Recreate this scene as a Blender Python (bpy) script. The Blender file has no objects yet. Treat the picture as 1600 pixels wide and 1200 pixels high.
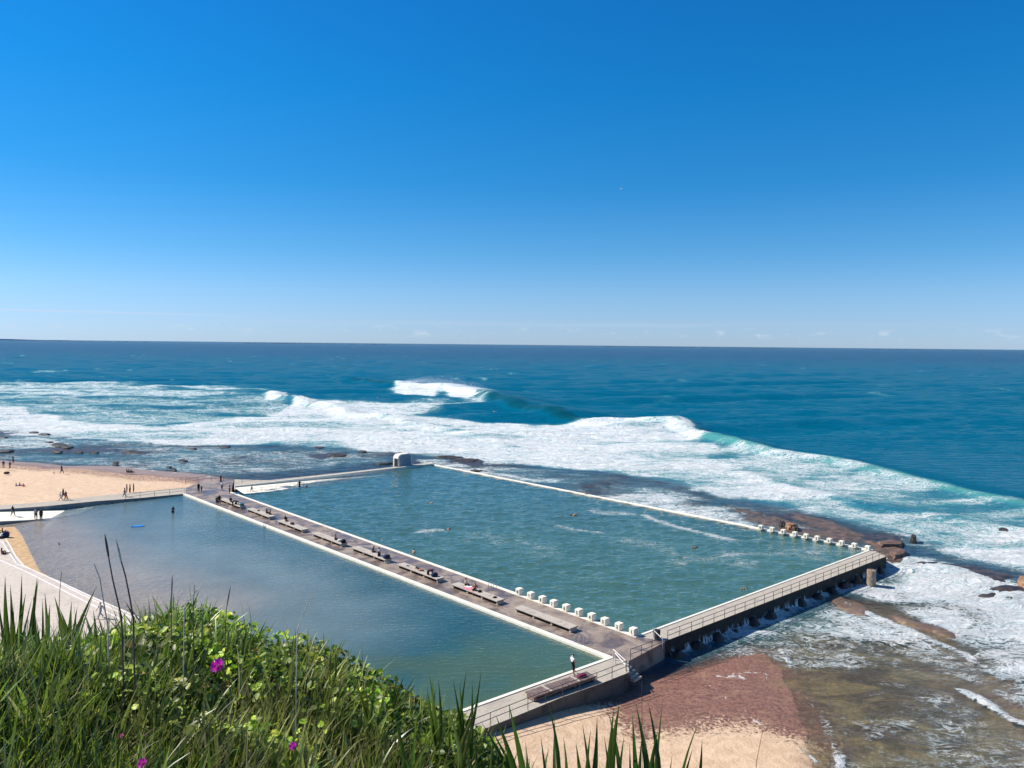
import bpy, bmesh, math, random
import numpy as np
from mathutils import Vector, Matrix
R = math.radians
random.seed(7); rng = np.random.default_rng(11)
scene = bpy.context.scene

# ------------------------------------------------------------------ camera, sky, sun, exposure
CAMH = 29.5; FPX = 1225.0
ROLL = math.atan2(16, 1600); PITCH = math.atan2(62.0, FPX)
cam_d = bpy.data.cameras.new('camera'); cam = bpy.data.objects.new('camera', cam_d)
scene.collection.objects.link(cam); scene.camera = cam
cam_d.sensor_width = 36; cam_d.lens = FPX / 1600 * 36
cam_d.clip_start = 0.1; cam_d.clip_end = 200000
cam.matrix_world = Matrix.Translation((0, 0, CAMH)) @ Matrix.Rotation(R(90) - PITCH, 4, 'X') @ Matrix.Rotation(ROLL, 4, 'Z')

SUN_AZ = -78.0; SUN_EL = 42.0      # azimuth clockwise from +Y (the view direction): the sun stands to the left
world = bpy.data.worlds.new('World'); scene.world = world; world.use_nodes = True
wn = world.node_tree.nodes; wl = world.node_tree.links
bg = wn['Background']
sky = wn.new('ShaderNodeTexSky'); sky.sky_type = 'NISHITA'; sky.sun_disc = False
sky.sun_elevation = R(SUN_EL); sky.sun_rotation = R(SUN_AZ)
sky.altitude = 0; sky.air_density = 1.0; sky.dust_density = 0.1; sky.ozone_density = 1.0
# thin cirrus and small distant clouds low over the sea, laid out by sky direction
tc = wn.new('ShaderNodeTexCoord'); sep = wn.new('ShaderNodeSeparateXYZ'); wl.new(tc.outputs['Generated'], sep.inputs[0])
# clear polarised winter air: the sky colour is graded by elevation
gr = wn.new('ShaderNodeValToRGB'); gr.color_ramp.interpolation = 'LINEAR'
_st = [(0.0, (.52, .80, 1.56)), (.031, (.52, .79, 1.44)), (.064, (.48, .80, 1.34)), (.113, (.31, .76, 1.25)), (.194, (.13, .72, 1.24)), (.30, (.06, .75, 1.33)), (.39, (.055, .74, 1.38)), (.60, (.40, .8, 1.2)), (.8, (.60, .85, 1.15))]
while len(gr.color_ramp.elements) < len(_st): gr.color_ramp.elements.new(0.5)
for e_, (p_, c_) in zip(gr.color_ramp.elements, _st): e_.position = p_; e_.color = tuple(q / 2 for q in c_) + (1,)
wl.new(sep.outputs[2], gr.inputs[0])
hs = wn.new('ShaderNodeMix'); hs.data_type = 'RGBA'; hs.blend_type = 'MULTIPLY'; hs.inputs['Factor'].default_value = 1.0
wl.new(sky.outputs[0], hs.inputs['A']); wl.new(gr.outputs[0], hs.inputs['B'])
h2 = wn.new('ShaderNodeMix'); h2.data_type = 'RGBA'; h2.blend_type = 'ADD'; h2.inputs['Factor'].default_value = 1.0
wl.new(hs.outputs['Result'], h2.inputs['A']); wl.new(hs.outputs['Result'], h2.inputs['B'])
def wmath(op, a, b=None, c=None, clamp=False):
    n = wn.new('ShaderNodeMath'); n.operation = op; n.use_clamp = clamp
    for i, v in enumerate((a, b, c)):
        if v is None: continue
        if isinstance(v, (int, float)): n.inputs[i].default_value = v
        else: wl.new(v, n.inputs[i])
    return n.outputs[0]
def wband(z0, w):   # soft band of elevation round z0
    d = wmath('DIVIDE', wmath('SUBTRACT', sep.outputs[2], z0), w)
    return wmath('SUBTRACT', 1.0, wmath('ABSOLUTE', d), clamp=True)
def wnoise(sc, scale, detail=4, off=(0, 0, 0)):
    mp = wn.new('ShaderNodeMapping'); mp.inputs['Scale'].default_value = sc; mp.inputs['Location'].default_value = off
    wl.new(tc.outputs['Generated'], mp.inputs[0])
    nz = wn.new('ShaderNodeTexNoise'); nz.inputs['Scale'].default_value = scale; nz.inputs['Detail'].default_value = detail
    wl.new(mp.outputs[0], nz.inputs['Vector']); return nz.outputs[0]
puffs = wmath('MULTIPLY', wmath('SUBTRACT', wnoise((1, 1, 2.6), 46, 6, (3, 1, 2)), 0.56, clamp=True), 3.2, clamp=True)
puffs = wmath('MULTIPLY', puffs, wband(0.0155, 0.0085))
sheet = wmath('MULTIPLY', wmath('SUBTRACT', wnoise((1, 1, 30), 3.0, 3, (7, 2, 0)), 0.42, clamp=True), 1.6, clamp=True)
sheet = wmath('MULTIPLY', sheet, wband(0.0255, 0.0055))
streak = wmath('MULTIPLY', wmath('MULTIPLY', wmath('SUBTRACT', -0.30, sep.outputs[0]), 6.0, clamp=True), wband(0.0315, 0.0016))
streak = wmath('MULTIPLY', streak, wmath('ADD', 0.25, wnoise((1, 1, 5), 9, 4, (1, 5, 0))))
cl = wmath('ADD', wmath('ADD', wmath('MULTIPLY', puffs, 1.3), wmath('MULTIPLY', sheet, 0.5), clamp=True), wmath('MULTIPLY', streak, .7), clamp=True)
cmix = wn.new('ShaderNodeMix'); cmix.data_type = 'RGBA'
wl.new(cl, cmix.inputs['Factor']); wl.new(h2.outputs['Result'], cmix.inputs['A'])
cmix.inputs['B'].default_value = (6.2, 7.2, 8.6, 1)
wl.new(cmix.outputs['Result'], bg.inputs['Color']); bg.inputs['Strength'].default_value = 0.074

sun_d = bpy.data.lights.new('sun', 'SUN'); sun = bpy.data.objects.new('sun', sun_d)
scene.collection.objects.link(sun)
sun_d.energy = 5.0; sun_d.angle = R(0.53); sun_d.color = (1.0, 0.93, 0.82)
sv = Vector((math.sin(R(SUN_AZ)) * math.cos(R(SUN_EL)), math.cos(R(SUN_AZ)) * math.cos(R(SUN_EL)), math.sin(R(SUN_EL))))
sun.rotation_euler = sv.to_track_quat('Z', 'Y').to_euler(); sun.location = (0, 0, 80)
vs = scene.view_settings; scene.display_settings.display_device = 'sRGB'
vs.view_transform = 'Standard'; vs.look = 'None'; vs.exposure = 0.45; vs.gamma = 1.0; vs.use_curve_mapping = False
scene.cycles.max_bounces = 6; scene.cycles.transparent_max_bounces = 12
scene.cycles.caustics_reflective = False; scene.cycles.caustics_refractive = False

# ------------------------------------------------------------------ helpers
col = scene.collection
_c, _s = math.cos(ROLL), math.sin(ROLL)
def at(px, py, z=0.0):
    """surveyed point: pixel of the 1600x1200 photograph -> metres on the level z"""
    x = px - 800.0; y = 600.0 - py
    xr = _c * x - _s * y; yr = _s * x + _c * y
    d = (xr, FPX * math.cos(PITCH) + yr * math.sin(PITCH), -FPX * math.sin(PITCH) + yr * math.cos(PITCH))
    t = (z - CAMH) / d[2]
    return Vector((d[0] * t, d[1] * t, z))
def at_d(px, py, dist):
    """point on the same ray at a given forward distance"""
    x = px - 800.0; y = 600.0 - py
    xr = _c * x - _s * y; yr = _s * x + _c * y
    d = (xr, FPX * math.cos(PITCH) + yr * math.sin(PITCH), -FPX * math.sin(PITCH) + yr * math.cos(PITCH))
    t = dist / d[1]
    return Vector((d[0] * t, dist, CAMH + d[2] * t))
def ats(pts, z=0.0): return [at(a, b, z) for a, b in pts]

def tag(o, label=None, cat=None, group=None, kind=None):
    if label: o['label'] = label
    if cat: o['category'] = cat
    if group: o['group'] = group
    if kind: o['kind'] = kind
    return o
def empty(name, loc=(0, 0, 0), rz=0.0):
    o = bpy.data.objects.new(name, None); col.objects.link(o); o.location = loc; o.rotation_euler = (0, 0, rz)
    o.empty_display_size = 0.2
    return o
def copy_tree(o, parent=None):
    c = o.copy(); col.objects.link(c); c.parent = parent
    for ch in list(o.children): copy_tree(ch, c)
    return c

class MB:
    def __init__(s): s.v = []; s.f = []; s.m = []; s.smooth = False
    def face(s, pts, m=0):
        b = len(s.v); s.v += [tuple(p) for p in pts]; s.f.append(tuple(range(b, b + len(pts)))); s.m.append(m)
    def box(s, c, size, rz=0.0, m=0, taper=1.0):
        cx, cy, cz = c; sx, sy, sz = [q / 2 for q in size]; b = len(s.v)
        for z in (-1, 1):
            k = taper if z > 0 else 1.0
            for x, y in ((-1, -1), (1, -1), (1, 1), (-1, 1)):
                X, Y = x * sx * k, y * sy * k
                s.v.append((cx + X * math.cos(rz) - Y * math.sin(rz), cy + X * math.sin(rz) + Y * math.cos(rz), cz + z * sz))
        for f in ((3, 2, 1, 0), (4, 5, 6, 7), (0, 1, 5, 4), (1, 2, 6, 5), (2, 3, 7, 6), (3, 0, 4, 7)):
            s.f.append(tuple(b + i for i in f)); s.m.append(m)
    def prism(s, poly, z0, z1, m=0, mside=None):
        """poly: list of (x,y) or (x,y,z1) ccw or cw; z0/z1 numbers"""
        n = len(poly); b = len(s.v)
        ar = sum(poly[i][0] * poly[(i + 1) % n][1] - poly[(i + 1) % n][0] * poly[i][1] for i in range(n))
        if ar < 0: poly = poly[::-1]; z1 = z1[::-1] if isinstance(z1, (list, tuple)) else z1
        for i, p in enumerate(poly): s.v.append((p[0], p[1], z0))
        for i, p in enumerate(poly): s.v.append((p[0], p[1], z1[i] if isinstance(z1, (list, tuple)) else z1))
        s.f.append(tuple(b + i for i in range(n))[::-1]); s.m.append(m)
        s.f.append(tuple(b + n + i for i in range(n))); s.m.append(m)
        for i in range(n):
            j = (i + 1) % n; s.f.append((b + i, b + j, b + n + j, b + n + i)); s.m.append(m if mside is None else mside)
    def tube(s, pts, r, n=6, m=0, caps=True):
        pts = [Vector(p) for p in pts]; b = len(s.v); k = len(pts)
        rr = r if isinstance(r, (list, tuple)) else [r] * k
        up = Vector((0, 0, 1)); prev = None
        for i, p in enumerate(pts):
            d = (pts[min(i + 1, k - 1)] - pts[max(i - 1, 0)]).normalized()
            if prev is None:
                a = d.cross(up if abs(d.z) < 0.95 else Vector((1, 0, 0))).normalized()
            else:
                a = (prev - d * prev.dot(d)).normalized()
            prev = a; c = d.cross(a)
            for j in range(n):
                t = 2 * math.pi * j / n
                s.v.append(tuple(p + (a * math.cos(t) + c * math.sin(t)) * rr[i]))
        for i in range(k - 1):
            for j in range(n):
                q = (j + 1) % n
                s.f.append((b + i * n + j, b + i * n + q, b + (i + 1) * n + q, b + (i + 1) * n + j)); s.m.append(m)
        if caps:
            s.f.append(tuple(b + j for j in range(n))[::-1]); s.m.append(m)
            s.f.append(tuple(b + (k - 1) * n + j for j in range(n))); s.m.append(m)
    def build(s, name, mats, parent=None, smooth=False, bevel=0.0):
        me = bpy.data.meshes.new(name); me.from_pydata(s.v, [], s.f)
        if not isinstance(mats, (list, tuple)): mats = [mats]
        for q in mats: me.materials.append(q)
        if len(mats) > 1: me.polygons.foreach_set('material_index', s.m)
        if bevel:
            bm = bmesh.new(); bm.from_mesh(me); bmesh.ops.remove_doubles(bm, verts=bm.verts, dist=1e-5)
            bmesh.ops.bevel(bm, geom=[e for e in bm.edges if len(e.link_faces) == 2 and e.calc_face_angle(0) > 0.5], offset=bevel, segments=2, affect='EDGES', clamp_overlap=True)
            bm.to_mesh(me); bm.free()
        if smooth: me.polygons.foreach_set('use_smooth', [True] * len(me.polygons))
        me.update(); o = bpy.data.objects.new(name, me); col.objects.link(o)
        if parent is not None: o.parent = parent
        return o

def np_mesh(name, V, F, mat, attrs=None, smooth=True, parent=None):
    """V (n,3), F (m,3|4) arrays; attrs {name: (n,) float or (n,4) colour}"""
    me = bpy.data.meshes.new(name); k = F.shape[1]
    me.vertices.add(len(V)); me.vertices.foreach_set('co', np.ascontiguousarray(V, dtype=np.float32).ravel())
    me.loops.add(F.size); me.loops.foreach_set('vertex_index', np.ascontiguousarray(F, dtype=np.int32).ravel())
    me.polygons.add(len(F)); me.polygons.foreach_set('loop_start', np.arange(0, F.size, k, dtype=np.int32))
    me.polygons.foreach_set('loop_total', np.full(len(F), k, dtype=np.int32))
    me.update(calc_edges=True); me.validate(verbose=False)
    if smooth: me.polygons.foreach_set('use_smooth', np.ones(len(me.polygons), dtype=bool))
    for nm, a in (attrs or {}).items():
        a = np.ascontiguousarray(a, dtype=np.float32)
        if a.ndim == 1: at_ = me.attributes.new(nm, 'FLOAT', 'POINT'); at_.data.foreach_set('value', a)
        else: at_ = me.attributes.new(nm, 'FLOAT_COLOR', 'POINT'); at_.data.foreach_set('color', a.ravel())
    me.materials.append(mat); me.update()
    o = bpy.data.objects.new(name, me); col.objects.link(o)
    if parent is not None: o.parent = parent
    return o

# numpy fields
_perm = rng.permutation(1024); _val = rng.random(1024)
def vnoise(x, y, seed=0):
    xi = np.floor(x).astype(np.int64); yi = np.floor(y).astype(np.int64); fx = x - xi; fy = y - yi
    fx = fx * fx * (3 - 2 * fx); fy = fy * fy * (3 - 2 * fy)
    def h(a, b): return _val[_perm[(_perm[(a + seed * 37) & 1023] + b) & 1023]]
    return (h(xi, yi) * (1 - fx) + h(xi + 1, yi) * fx) * (1 - fy) + (h(xi, yi + 1) * (1 - fx) + h(xi + 1, yi + 1) * fx) * fy
def fbm(x, y, oct=4, seed=0):
    a = 0.5; t = 0; n = 0
    for i in range(oct):
        t = t + a * vnoise(x, y, seed + i); n += a; a *= 0.5; x = x * 2.03 + 11.3; y = y * 2.03 + 5.1
    return t / n
def sstep(a, b, x):
    t = np.clip((x - a) / (b - a), 0, 1); return t * t * (3 - 2 * t)
def seg_d(X, Y, a, b):
    ax, ay = a[0], a[1]; dx, dy = b[0] - ax, b[1] - ay; L = dx * dx + dy * dy + 1e-9
    t = np.clip(((X - ax) * dx + (Y - ay) * dy) / L, 0, 1)
    return np.hypot(X - ax - t * dx, Y - ay - t * dy), t
def sdf(X, Y, poly):
    """negative inside"""
    d = np.full(X.shape, 1e9); ins = np.zeros(X.shape, bool); n = len(poly)
    for i in range(n):
        a, b = poly[i], poly[(i + 1) % n]
        d = np.minimum(d, seg_d(X, Y, a, b)[0])
        c = ((a[1] > Y) != (b[1] > Y))
        with np.errstate(divide='ignore', invalid='ignore'):
            xi = (b[0] - a[0]) * (Y - a[1]) / (b[1] - a[1] + 1e-12) + a[0]
        ins ^= c & (X < xi)
    return np.where(ins, -d, d)
def line_d(X, Y, pts):
    """distance to polyline, signed (+ on the right-hand / near side), and the parameter 0..n-1"""
    best = np.full(X.shape, 1e9); par = np.zeros(X.shape); sg = np.ones(X.shape)
    for i in range(len(pts) - 1):
        a, b = pts[i], pts[i + 1]; d, t = seg_d(X, Y, a, b)
        cr = (b[0] - a[0]) * (Y - a[1]) - (b[1] - a[1]) * (X - a[0])
        m = d < best; best = np.where(m, d, best); par = np.where(m, i + t, par); sg = np.where(m, np.where(cr < 0, 1, -1), sg)
    return best * sg, par

# ------------------------------------------------------------------ materials
class NT:
    def __init__(s, name):
        s.mat = bpy.data.materials.new(name); s.mat.use_nodes = True
        s.n = s.mat.node_tree.nodes; s.l = s.mat.node_tree.links; s.n.clear()
        s.out = s.n.new('ShaderNodeOutputMaterial')
    def set(s, sock, v):
        if v is None: return
        if hasattr(v, 'node'): s.l.new(v, sock)
        else:
            if isinstance(v, tuple) and len(v) == 3 and len(getattr(sock, 'default_value', ())) == 4: v = (*v, 1)
            sock.default_value = v
    def node(s, t, ins=None, **kw):
        n = s.n.new(t)
        for k, v in kw.items(): setattr(n, k, v)
        for k, v in (ins or {}).items(): s.set(n.inputs[k], v)
        return n
    def math(s, op, a, b=None, c=None, clamp=False):
        n = s.node('ShaderNodeMath', operation=op, use_clamp=clamp)
        for i, v in enumerate((a, b, c)): s.set(n.inputs[i], v) if v is not None else None
        return n.outputs[0]
    def obj(s, scale=(1, 1, 1), rz=0.0):
        t = s.node('ShaderNodeTexCoord'); m = s.node('ShaderNodeMapping', {'Vector': t.outputs['Object'], 'Scale': scale, 'Rotation': (0, 0, rz)})
        return m.outputs[0]
    def noise(s, scale, detail=4, rough=0.55, vec=None, dist=0.0):
        n = s.node('ShaderNodeTexNoise', {'Scale': scale, 'Detail': detail, 'Roughness': rough, 'Distortion': dist})
        s.set(n.inputs['Vector'], vec if vec is not None else s.obj()); return n.outputs[0]
    def mix(s, f, a, b):
        n = s.node('ShaderNodeMix', data_type='RGBA'); s.set(n.inputs['Factor'], f); s.set(n.inputs['A'], a); s.set(n.inputs['B'], b)
        return n.outputs['Result']
    def ramp(s, f, lo, hi):
        n = s.node('ShaderNodeMapRange', {'Value': f, 'From Min': lo, 'From Max': hi}); n.interpolation_type = 'SMOOTHSTEP'; return n.outputs[0]
    def attr(s, name): return s.node('ShaderNodeAttribute', attribute_name=name)
    def bump(s, h, dist, strength=1.0, normal=None):
        n = s.node('ShaderNodeBump', {'Height': h, 'Distance': dist, 'Strength': strength}); s.set(n.inputs['Normal'], normal); return n.outputs[0]
    def done(s, sh): s.l.new(sh, s.out.inputs['Surface']); return s.mat
    def pbr(s, color, rough=0.8, normal=None, spec=0.5, metal=0.0):
        n = s.node('ShaderNodeBsdfPrincipled', {'Base Color': color, 'Roughness': rough, 'Specular IOR Level': spec, 'Metallic': metal})
        s.set(n.inputs['Normal'], normal); return n.outputs[0]

def simple(name, c, rough=0.8, var=0.15, scale=3.0, spec=0.4, metal=0.0, bump=0.0):
    t = NT(name); n = t.noise(scale, 4)
    c2 = tuple(q * (1 - var) for q in c); c3 = tuple(min(1, q * (1 + var)) for q in c)
    nm = t.bump(t.noise(scale * 6, 3), bump) if bump else None
    return t.done(t.pbr(t.mix(t.ramp(n, 0.3, 0.7), c2, c3), rough, nm, spec, metal))

def concrete(name, base, stain, amount=0.5, scale=0.6, rough=0.85, rust=None):
    t = NT(name); a = t.noise(scale, 6, 0.65); b = t.noise(scale * 9, 5, 0.6)
    c = t.mix(t.ramp(a, 0.65 - amount * 0.35, 0.75), base, stain)
    c = t.mix(t.math('MULTIPLY', t.ramp(b, 0.4, 0.75), 0.45), c, tuple(q * 0.6 for q in stain))
    if rust: c = t.mix(t.math('MULTIPLY', t.ramp(t.noise(scale * 2.2, 5, 0.6, dist=1.0), 0.52, 0.7), 0.8), c, rust)
    return t.done(t.pbr(c, rough, t.bump(t.noise(scale * 30, 4), 0.01, 0.6), 0.4))

M = {}
M['white_conc'] = concrete('white_painted_concrete', (0.84, 0.80, 0.68), (0.58, 0.55, 0.46), 0.35, 0.8)
M['pale_conc'] = concrete('pale_concrete', (0.46, 0.41, 0.34), (0.34, 0.30, 0.26), 0.5, 0.5)
M['bench_conc'] = concrete('bench_concrete', (0.50, 0.44, 0.38), (0.32, 0.27, 0.23), 0.5, 1.2)
M['terrace'] = concrete('pale_paving', (0.58, 0.50, 0.43), (0.45, 0.385, 0.33), 0.5, 0.25)
M['wall_dark'] = concrete('stained_wall_bench_shade', (0.045, 0.042, 0.038), (0.015, 0.018, 0.016), 0.8, 0.9)  # wall stain; the boxes under the bench seats use it as painted shade
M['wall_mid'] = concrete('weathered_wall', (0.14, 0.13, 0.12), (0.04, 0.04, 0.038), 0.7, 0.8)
M['wall_grey'] = concrete('grey_wall', (0.34, 0.33, 0.31), (0.16, 0.16, 0.15), 0.5, 0.7)
M['pillar'] = concrete('rusty_pillar', (0.36, 0.30, 0.24), (0.24, 0.15, 0.09), 0.7, 1.0, rust=(0.30, 0.12, 0.04))
M['steel'] = simple('weathered_steel', (0.10, 0.085, 0.08), 0.6, 0.3, 6, 0.5, 0.3)
M['chrome'] = simple('stainless_steel', (0.62, 0.62, 0.60), 0.35, 0.1, 6, 0.5, 0.6)
M['white_rail'] = simple('white_painted_steel', (0.80, 0.76, 0.74), 0.5, 0.08, 6)
M['black'] = simple('black_paint', (0.015, 0.015, 0.02), 0.6, 0.3, 4)
M['timber'] = simple('grey_timber', (0.17, 0.12, 0.11), 0.7, 0.35, 3.0)

# wet promenade deck
def deck_mat():
    t = NT('wet_deck'); v = t.obj((1, 1, 1), R(42))
    big = t.noise(0.30, 6, 0.62, v, 1.2); med = t.noise(1.6, 5, 0.6, v, 0.6); fine = t.noise(9, 4, 0.6)
    c = t.mix(t.ramp(big, 0.38, 0.62), (0.125, 0.095, 0.088), (0.33, 0.27, 0.225))
    c = t.mix(t.math('MULTIPLY', t.ramp(med, 0.5, 0.72), 0.75), c, (0.28, 0.17, 0.10))
    c = t.mix(t.math('MULTIPLY', t.ramp(fine, 0.45, 0.8), 0.4), c, (0.12, 0.10, 0.10))
    jn = t.node('ShaderNodeSeparateXYZ', {'Vector': t.obj((1, 1, 1), R(47.4))}).outputs[1]
    fr = t.math('FRACT', t.math('MULTIPLY', jn, 1 / 9.0)); seam = t.math('LESS_THAN', fr, 0.016)
    c = t.mix(seam, c, (0.36, 0.33, 0.28))
    r = t.ramp(big, 0.3, 0.65)
    rr = t.math('ADD', t.math('MULTIPLY', r, 0.45), 0.22)
    return t.done(t.pbr(c, rr, t.bump(fine, 0.01, 0.5), 0.45))
M['deck'] = deck_mat()

def pool_floor_mat():
    t = NT('pool_floor_sand'); n = t.noise(0.35, 6, 0.6); f = t.noise(3, 5, 0.6); d = t.attr('deep').outputs['Fac']
    sand = t.mix(t.ramp(n, 0.35, 0.7), (0.46, 0.36, 0.28), (0.36, 0.28, 0.22))
    sand = t.mix(t.math('MULTIPLY', t.ramp(f, 0.5, 0.7), 0.3), sand, (0.30, 0.21, 0.13))
    deep = t.mix(t.ramp(n, 0.4, 0.62), (0.05, 0.12, 0.11), (0.14, 0.19, 0.09))
    dry = t.attr('dry').outputs['Fac']
    sand = t.mix(dry, sand, t.mix(t.ramp(t.noise(1.3, 5, 0.6), 0.35, 0.65), (0.62, 0.42, 0.22), (0.46, 0.29, 0.14)))
    return t.done(t.pbr(t.mix(d, sand, deep), 0.75, t.bump(f, 0.05), 0.3))
M['pool_floor'] = pool_floor_mat()

def ground_mat():
    """one sheet: dry sand, wet sand, purple weed-strewn sand, reef rock (vertex masks + procedural breakup)"""
    t = NT('shore_ground')
    big = t.noise(0.12, 6, 0.6); med = t.noise(0.9, 6, 0.62, None, 0.5); fine = t.noise(7, 5, 0.65)
    grit = t.noise(3.2, 6, 0.75)
    dry = t.mix(t.ramp(med, 0.3, 0.7), (0.70, 0.51, 0.35), (0.57, 0.39, 0.25))
    dry = t.mix(t.math('MULTIPLY', t.ramp(fine, 0.5, 0.75), 0.35), dry, (0.34, 0.21, 0.11))
    wet = t.mix(t.ramp(med, 0.3, 0.7), (0.33, 0.24, 0.20), (0.27, 0.185, 0.15))
    weed = t.mix(t.ramp(grit, 0.40, 0.64), (0.27, 0.135, 0.098), (0.125, 0.062, 0.048))
    weed = t.mix(t.math('MULTIPLY', t.ramp(t.noise(0.5, 6, 0.7, t.obj((1, 2.2, 1), R(-20)), 1.2), 0.49, 0.66), 0.6), weed, (0.35, 0.205, 0.13))
    rock = t.mix(t.ramp(med, 0.35, 0.65), (0.065, 0.043, 0.034), (0.20, 0.125, 0.085))
    rock = t.mix(t.math('MULTIPLY', t.ramp(t.noise(0.35, 5, 0.6, None, 1.0), 0.5, 0.66), 0.7), rock, (0.09, 0.085, 0.035))
    a_wet = t.attr('wet').outputs['Fac']; a_weed = t.attr('weed').outputs['Fac']; a_rock = t.attr('rock').outputs['Fac']
    def brk(a, n, w=0.5):   # noise-broken edge of a mask
        return t.ramp(t.math('ADD', a, t.math('MULTIPLY', t.math('SUBTRACT', n, 0.5), w)), 0.38, 0.62)
    c = t.mix(brk(a_wet, med, 0.5), dry, wet)
    c = t.mix(brk(a_weed, grit, 1.7), c, weed)
    rock = t.mix(t.ramp(a_rock, .8, .97), rock, t.mix(t.ramp(med, 0.35, 0.65), (0.022, 0.020, 0.022), (0.085, 0.062, 0.05)))
    c = t.mix(brk(a_rock, med, 0.9), c, rock)
    vb = t.obj((1, 2.4, 1), R(-28)); b1 = t.noise(0.14, 6, .62, vb, 1.0); b2 = t.noise(0.8, 5, .65, vb, .8)
    bkc = t.mix(t.ramp(b1, .40, .60), (0.105, 0.062, 0.045), (0.285, 0.205, 0.095)); bkc = t.mix(t.math('MULTIPLY', t.ramp(b2, .42, .66), .65), bkc, (0.13, 0.10, 0.05))
    c = t.mix(t.attr('bank').outputs['Fac'], c, bkc)
    c = t.mix(t.ramp(t.math('MULTIPLY', t.attr('lace').outputs['Fac'], t.noise(3.0, 5, .75)), .36, .60), c, (.66, .64, .62))
    wetness = t.math('MAXIMUM', t.math('MULTIPLY', a_wet, 0.8), a_rock)
    rough = t.math('SUBTRACT', 0.85, t.math('MULTIPLY', wetness, 0.45))
    nb = t.bump(med, 0.25, 0.6); nb = t.bump(fine, 0.05, 0.7, nb)
    return t.done(t.pbr(c, rough, nb, 0.4))
M['ground'] = ground_mat()

def water_mat(name, big=1.6, small=0.35, ripple=1.0, far=0.0, rz=0.0, foam_scale=1.0, gloss=0.06, stretch=2.2, fres=0.8, aqua=.75):
    """water body colour, clarity and foam amount come from vertex masks; ripples and foam texture are procedural"""
    t = NT(name)
    body = t.attr('wcol').outputs['Color']; clear = t.attr('clear').outputs['Fac']; foam = t.attr('foam').outputs['Fac']
    v = t.obj((1, stretch, 1), rz)
    n1 = t.noise(1 / big, 3, 0.55, v, 0.4); n2 = t.noise(1 / small, 3, 0.6, v, 0.3)
    nb = t.bump(n1, 0.22 * big * ripple, 1.0)
    nb = t.bump(n2, 0.22 * small * ripple, 1.0, nb)
    if far:
        v3 = t.obj((1, 3.0, 1), rz * 0.5)
        nb = t.bump(t.noise(1 / 14.0, 4, 0.6, v3, 0.3), far, 1.0, nb)
    # foam: broken white water where dense, lace where thin
    vf = t.obj((1, 1.5, 1), R(20))
    f1 = t.noise(0.22 * foam_scale, 7, 0.68, vf, 1.3)
    f2 = t.noise(1.1 * foam_scale, 6, 0.7, vf, 1.6)
    ridge = t.math('ABSOLUTE', t.math('SUBTRACT', t.noise(0.55 * foam_scale, 5, 0.6, vf, 2.2), 0.5))
    lace = t.math('MULTIPLY', ridge, 3.4, clamp=True)
    n = t.math('ADD', t.math('MULTIPLY', f1, 0.42), t.math('ADD', t.math('MULTIPLY', f2, 0.30), t.math('MULTIPLY', lace, 0.34)))
    thr = foam; n = t.math('MULTIPLY_ADD', n, 2.3, -0.55)
    d = t.math('SUBTRACT', thr, n)
    mask = t.ramp(d, -0.12, 0.30)
    mask = t.math('MULTIPLY', mask, t.ramp(foam, 0.02, 0.12))
    body2 = t.mix(t.math('MULTIPLY', foam, aqua), body, (0.15, 0.40, 0.40))
    dif = t.node('ShaderNodeBsdfDiffuse', {'Color': body2, 'Normal': nb}).outputs[0]
    trn = t.node('ShaderNodeBsdfTransparent', {'Color': (0.97, 0.98, 0.94, 1)}).outputs[0]
    m1 = t.node('ShaderNodeMixShader', {0: clear, 1: dif, 2: trn}).outputs[0]
    gl = t.node('ShaderNodeBsdfGlossy', {'Color': (1, 1, 1, 1), 'Roughness': gloss, 'Normal': nb}).outputs[0]
    fr = t.math('MULTIPLY', t.node('ShaderNodeFresnel', {'IOR': 1.33, 'Normal': nb}).outputs[0], fres)
    m2 = t.node('ShaderNodeMixShader', {0: fr, 1: m1, 2: gl}).outputs[0]
    fb = t.bump(f1, 1.6, 1.0, t.bump(f2, 0.5, 1.0, nb)); 
    fc = t.mix(t.ramp(t.math('MULTIPLY_ADD', t.noise(0.16 * foam_scale, 6, .7, t.obj((1, 2.6, 1), R(8)), .8), .5, t.math('MULTIPLY', f2, .5)), 0.40, 0.60), (0.66, 0.77, 0.80), (0.94, 0.93, 0.93))
    fo = t.node('ShaderNodeBsdfDiffuse', {'Color': fc, 'Normal': fb}).outputs[0]
    m3 = t.node('ShaderNodeMixShader', {0: mask, 1: m2, 2: fo}).outputs[0]
    return t.done(m3)

# ------------------------------------------------------------------ surveyed plan (levels in metres: pool water 0, decks 0.2)
A = at(997, 998); B = at(1361, 862); C = at(676, 727); D = at(362, 771)
E = at(955, 1029); F = at(290, 773); G = at(700, 1120)
u = (D - A).normalized(); v = (B - A).normalized()
# footprint of the whole bathing place, where the sea must not come through
BATHS = [at(1385, 869), at(1039, 1007), at(982, 1040), at(982, 1050), at(785, 1127), at(600, 1200), at(300, 1200), at(-300, 1000), at(-300, 800), at(0, 800), at(110, 786), at(212, 776), at(285, 764), at(320, 751), at(362, 752), at(420, 753), at(676, 724.5), at(1361, 860)]
MAIN = [A, B, C, D]
SHORE_KIDS = ats([(-20, 826), (22, 823), (33, 836), (42, 852), (50, 870), (62, 892), (85, 907), (120, 925), (160, 942), (210, 962), (300, 1004), (420, 1060), (560, 1125), (680, 1135)])
SHORE_SAND = SHORE_KIDS[:10]

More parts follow.
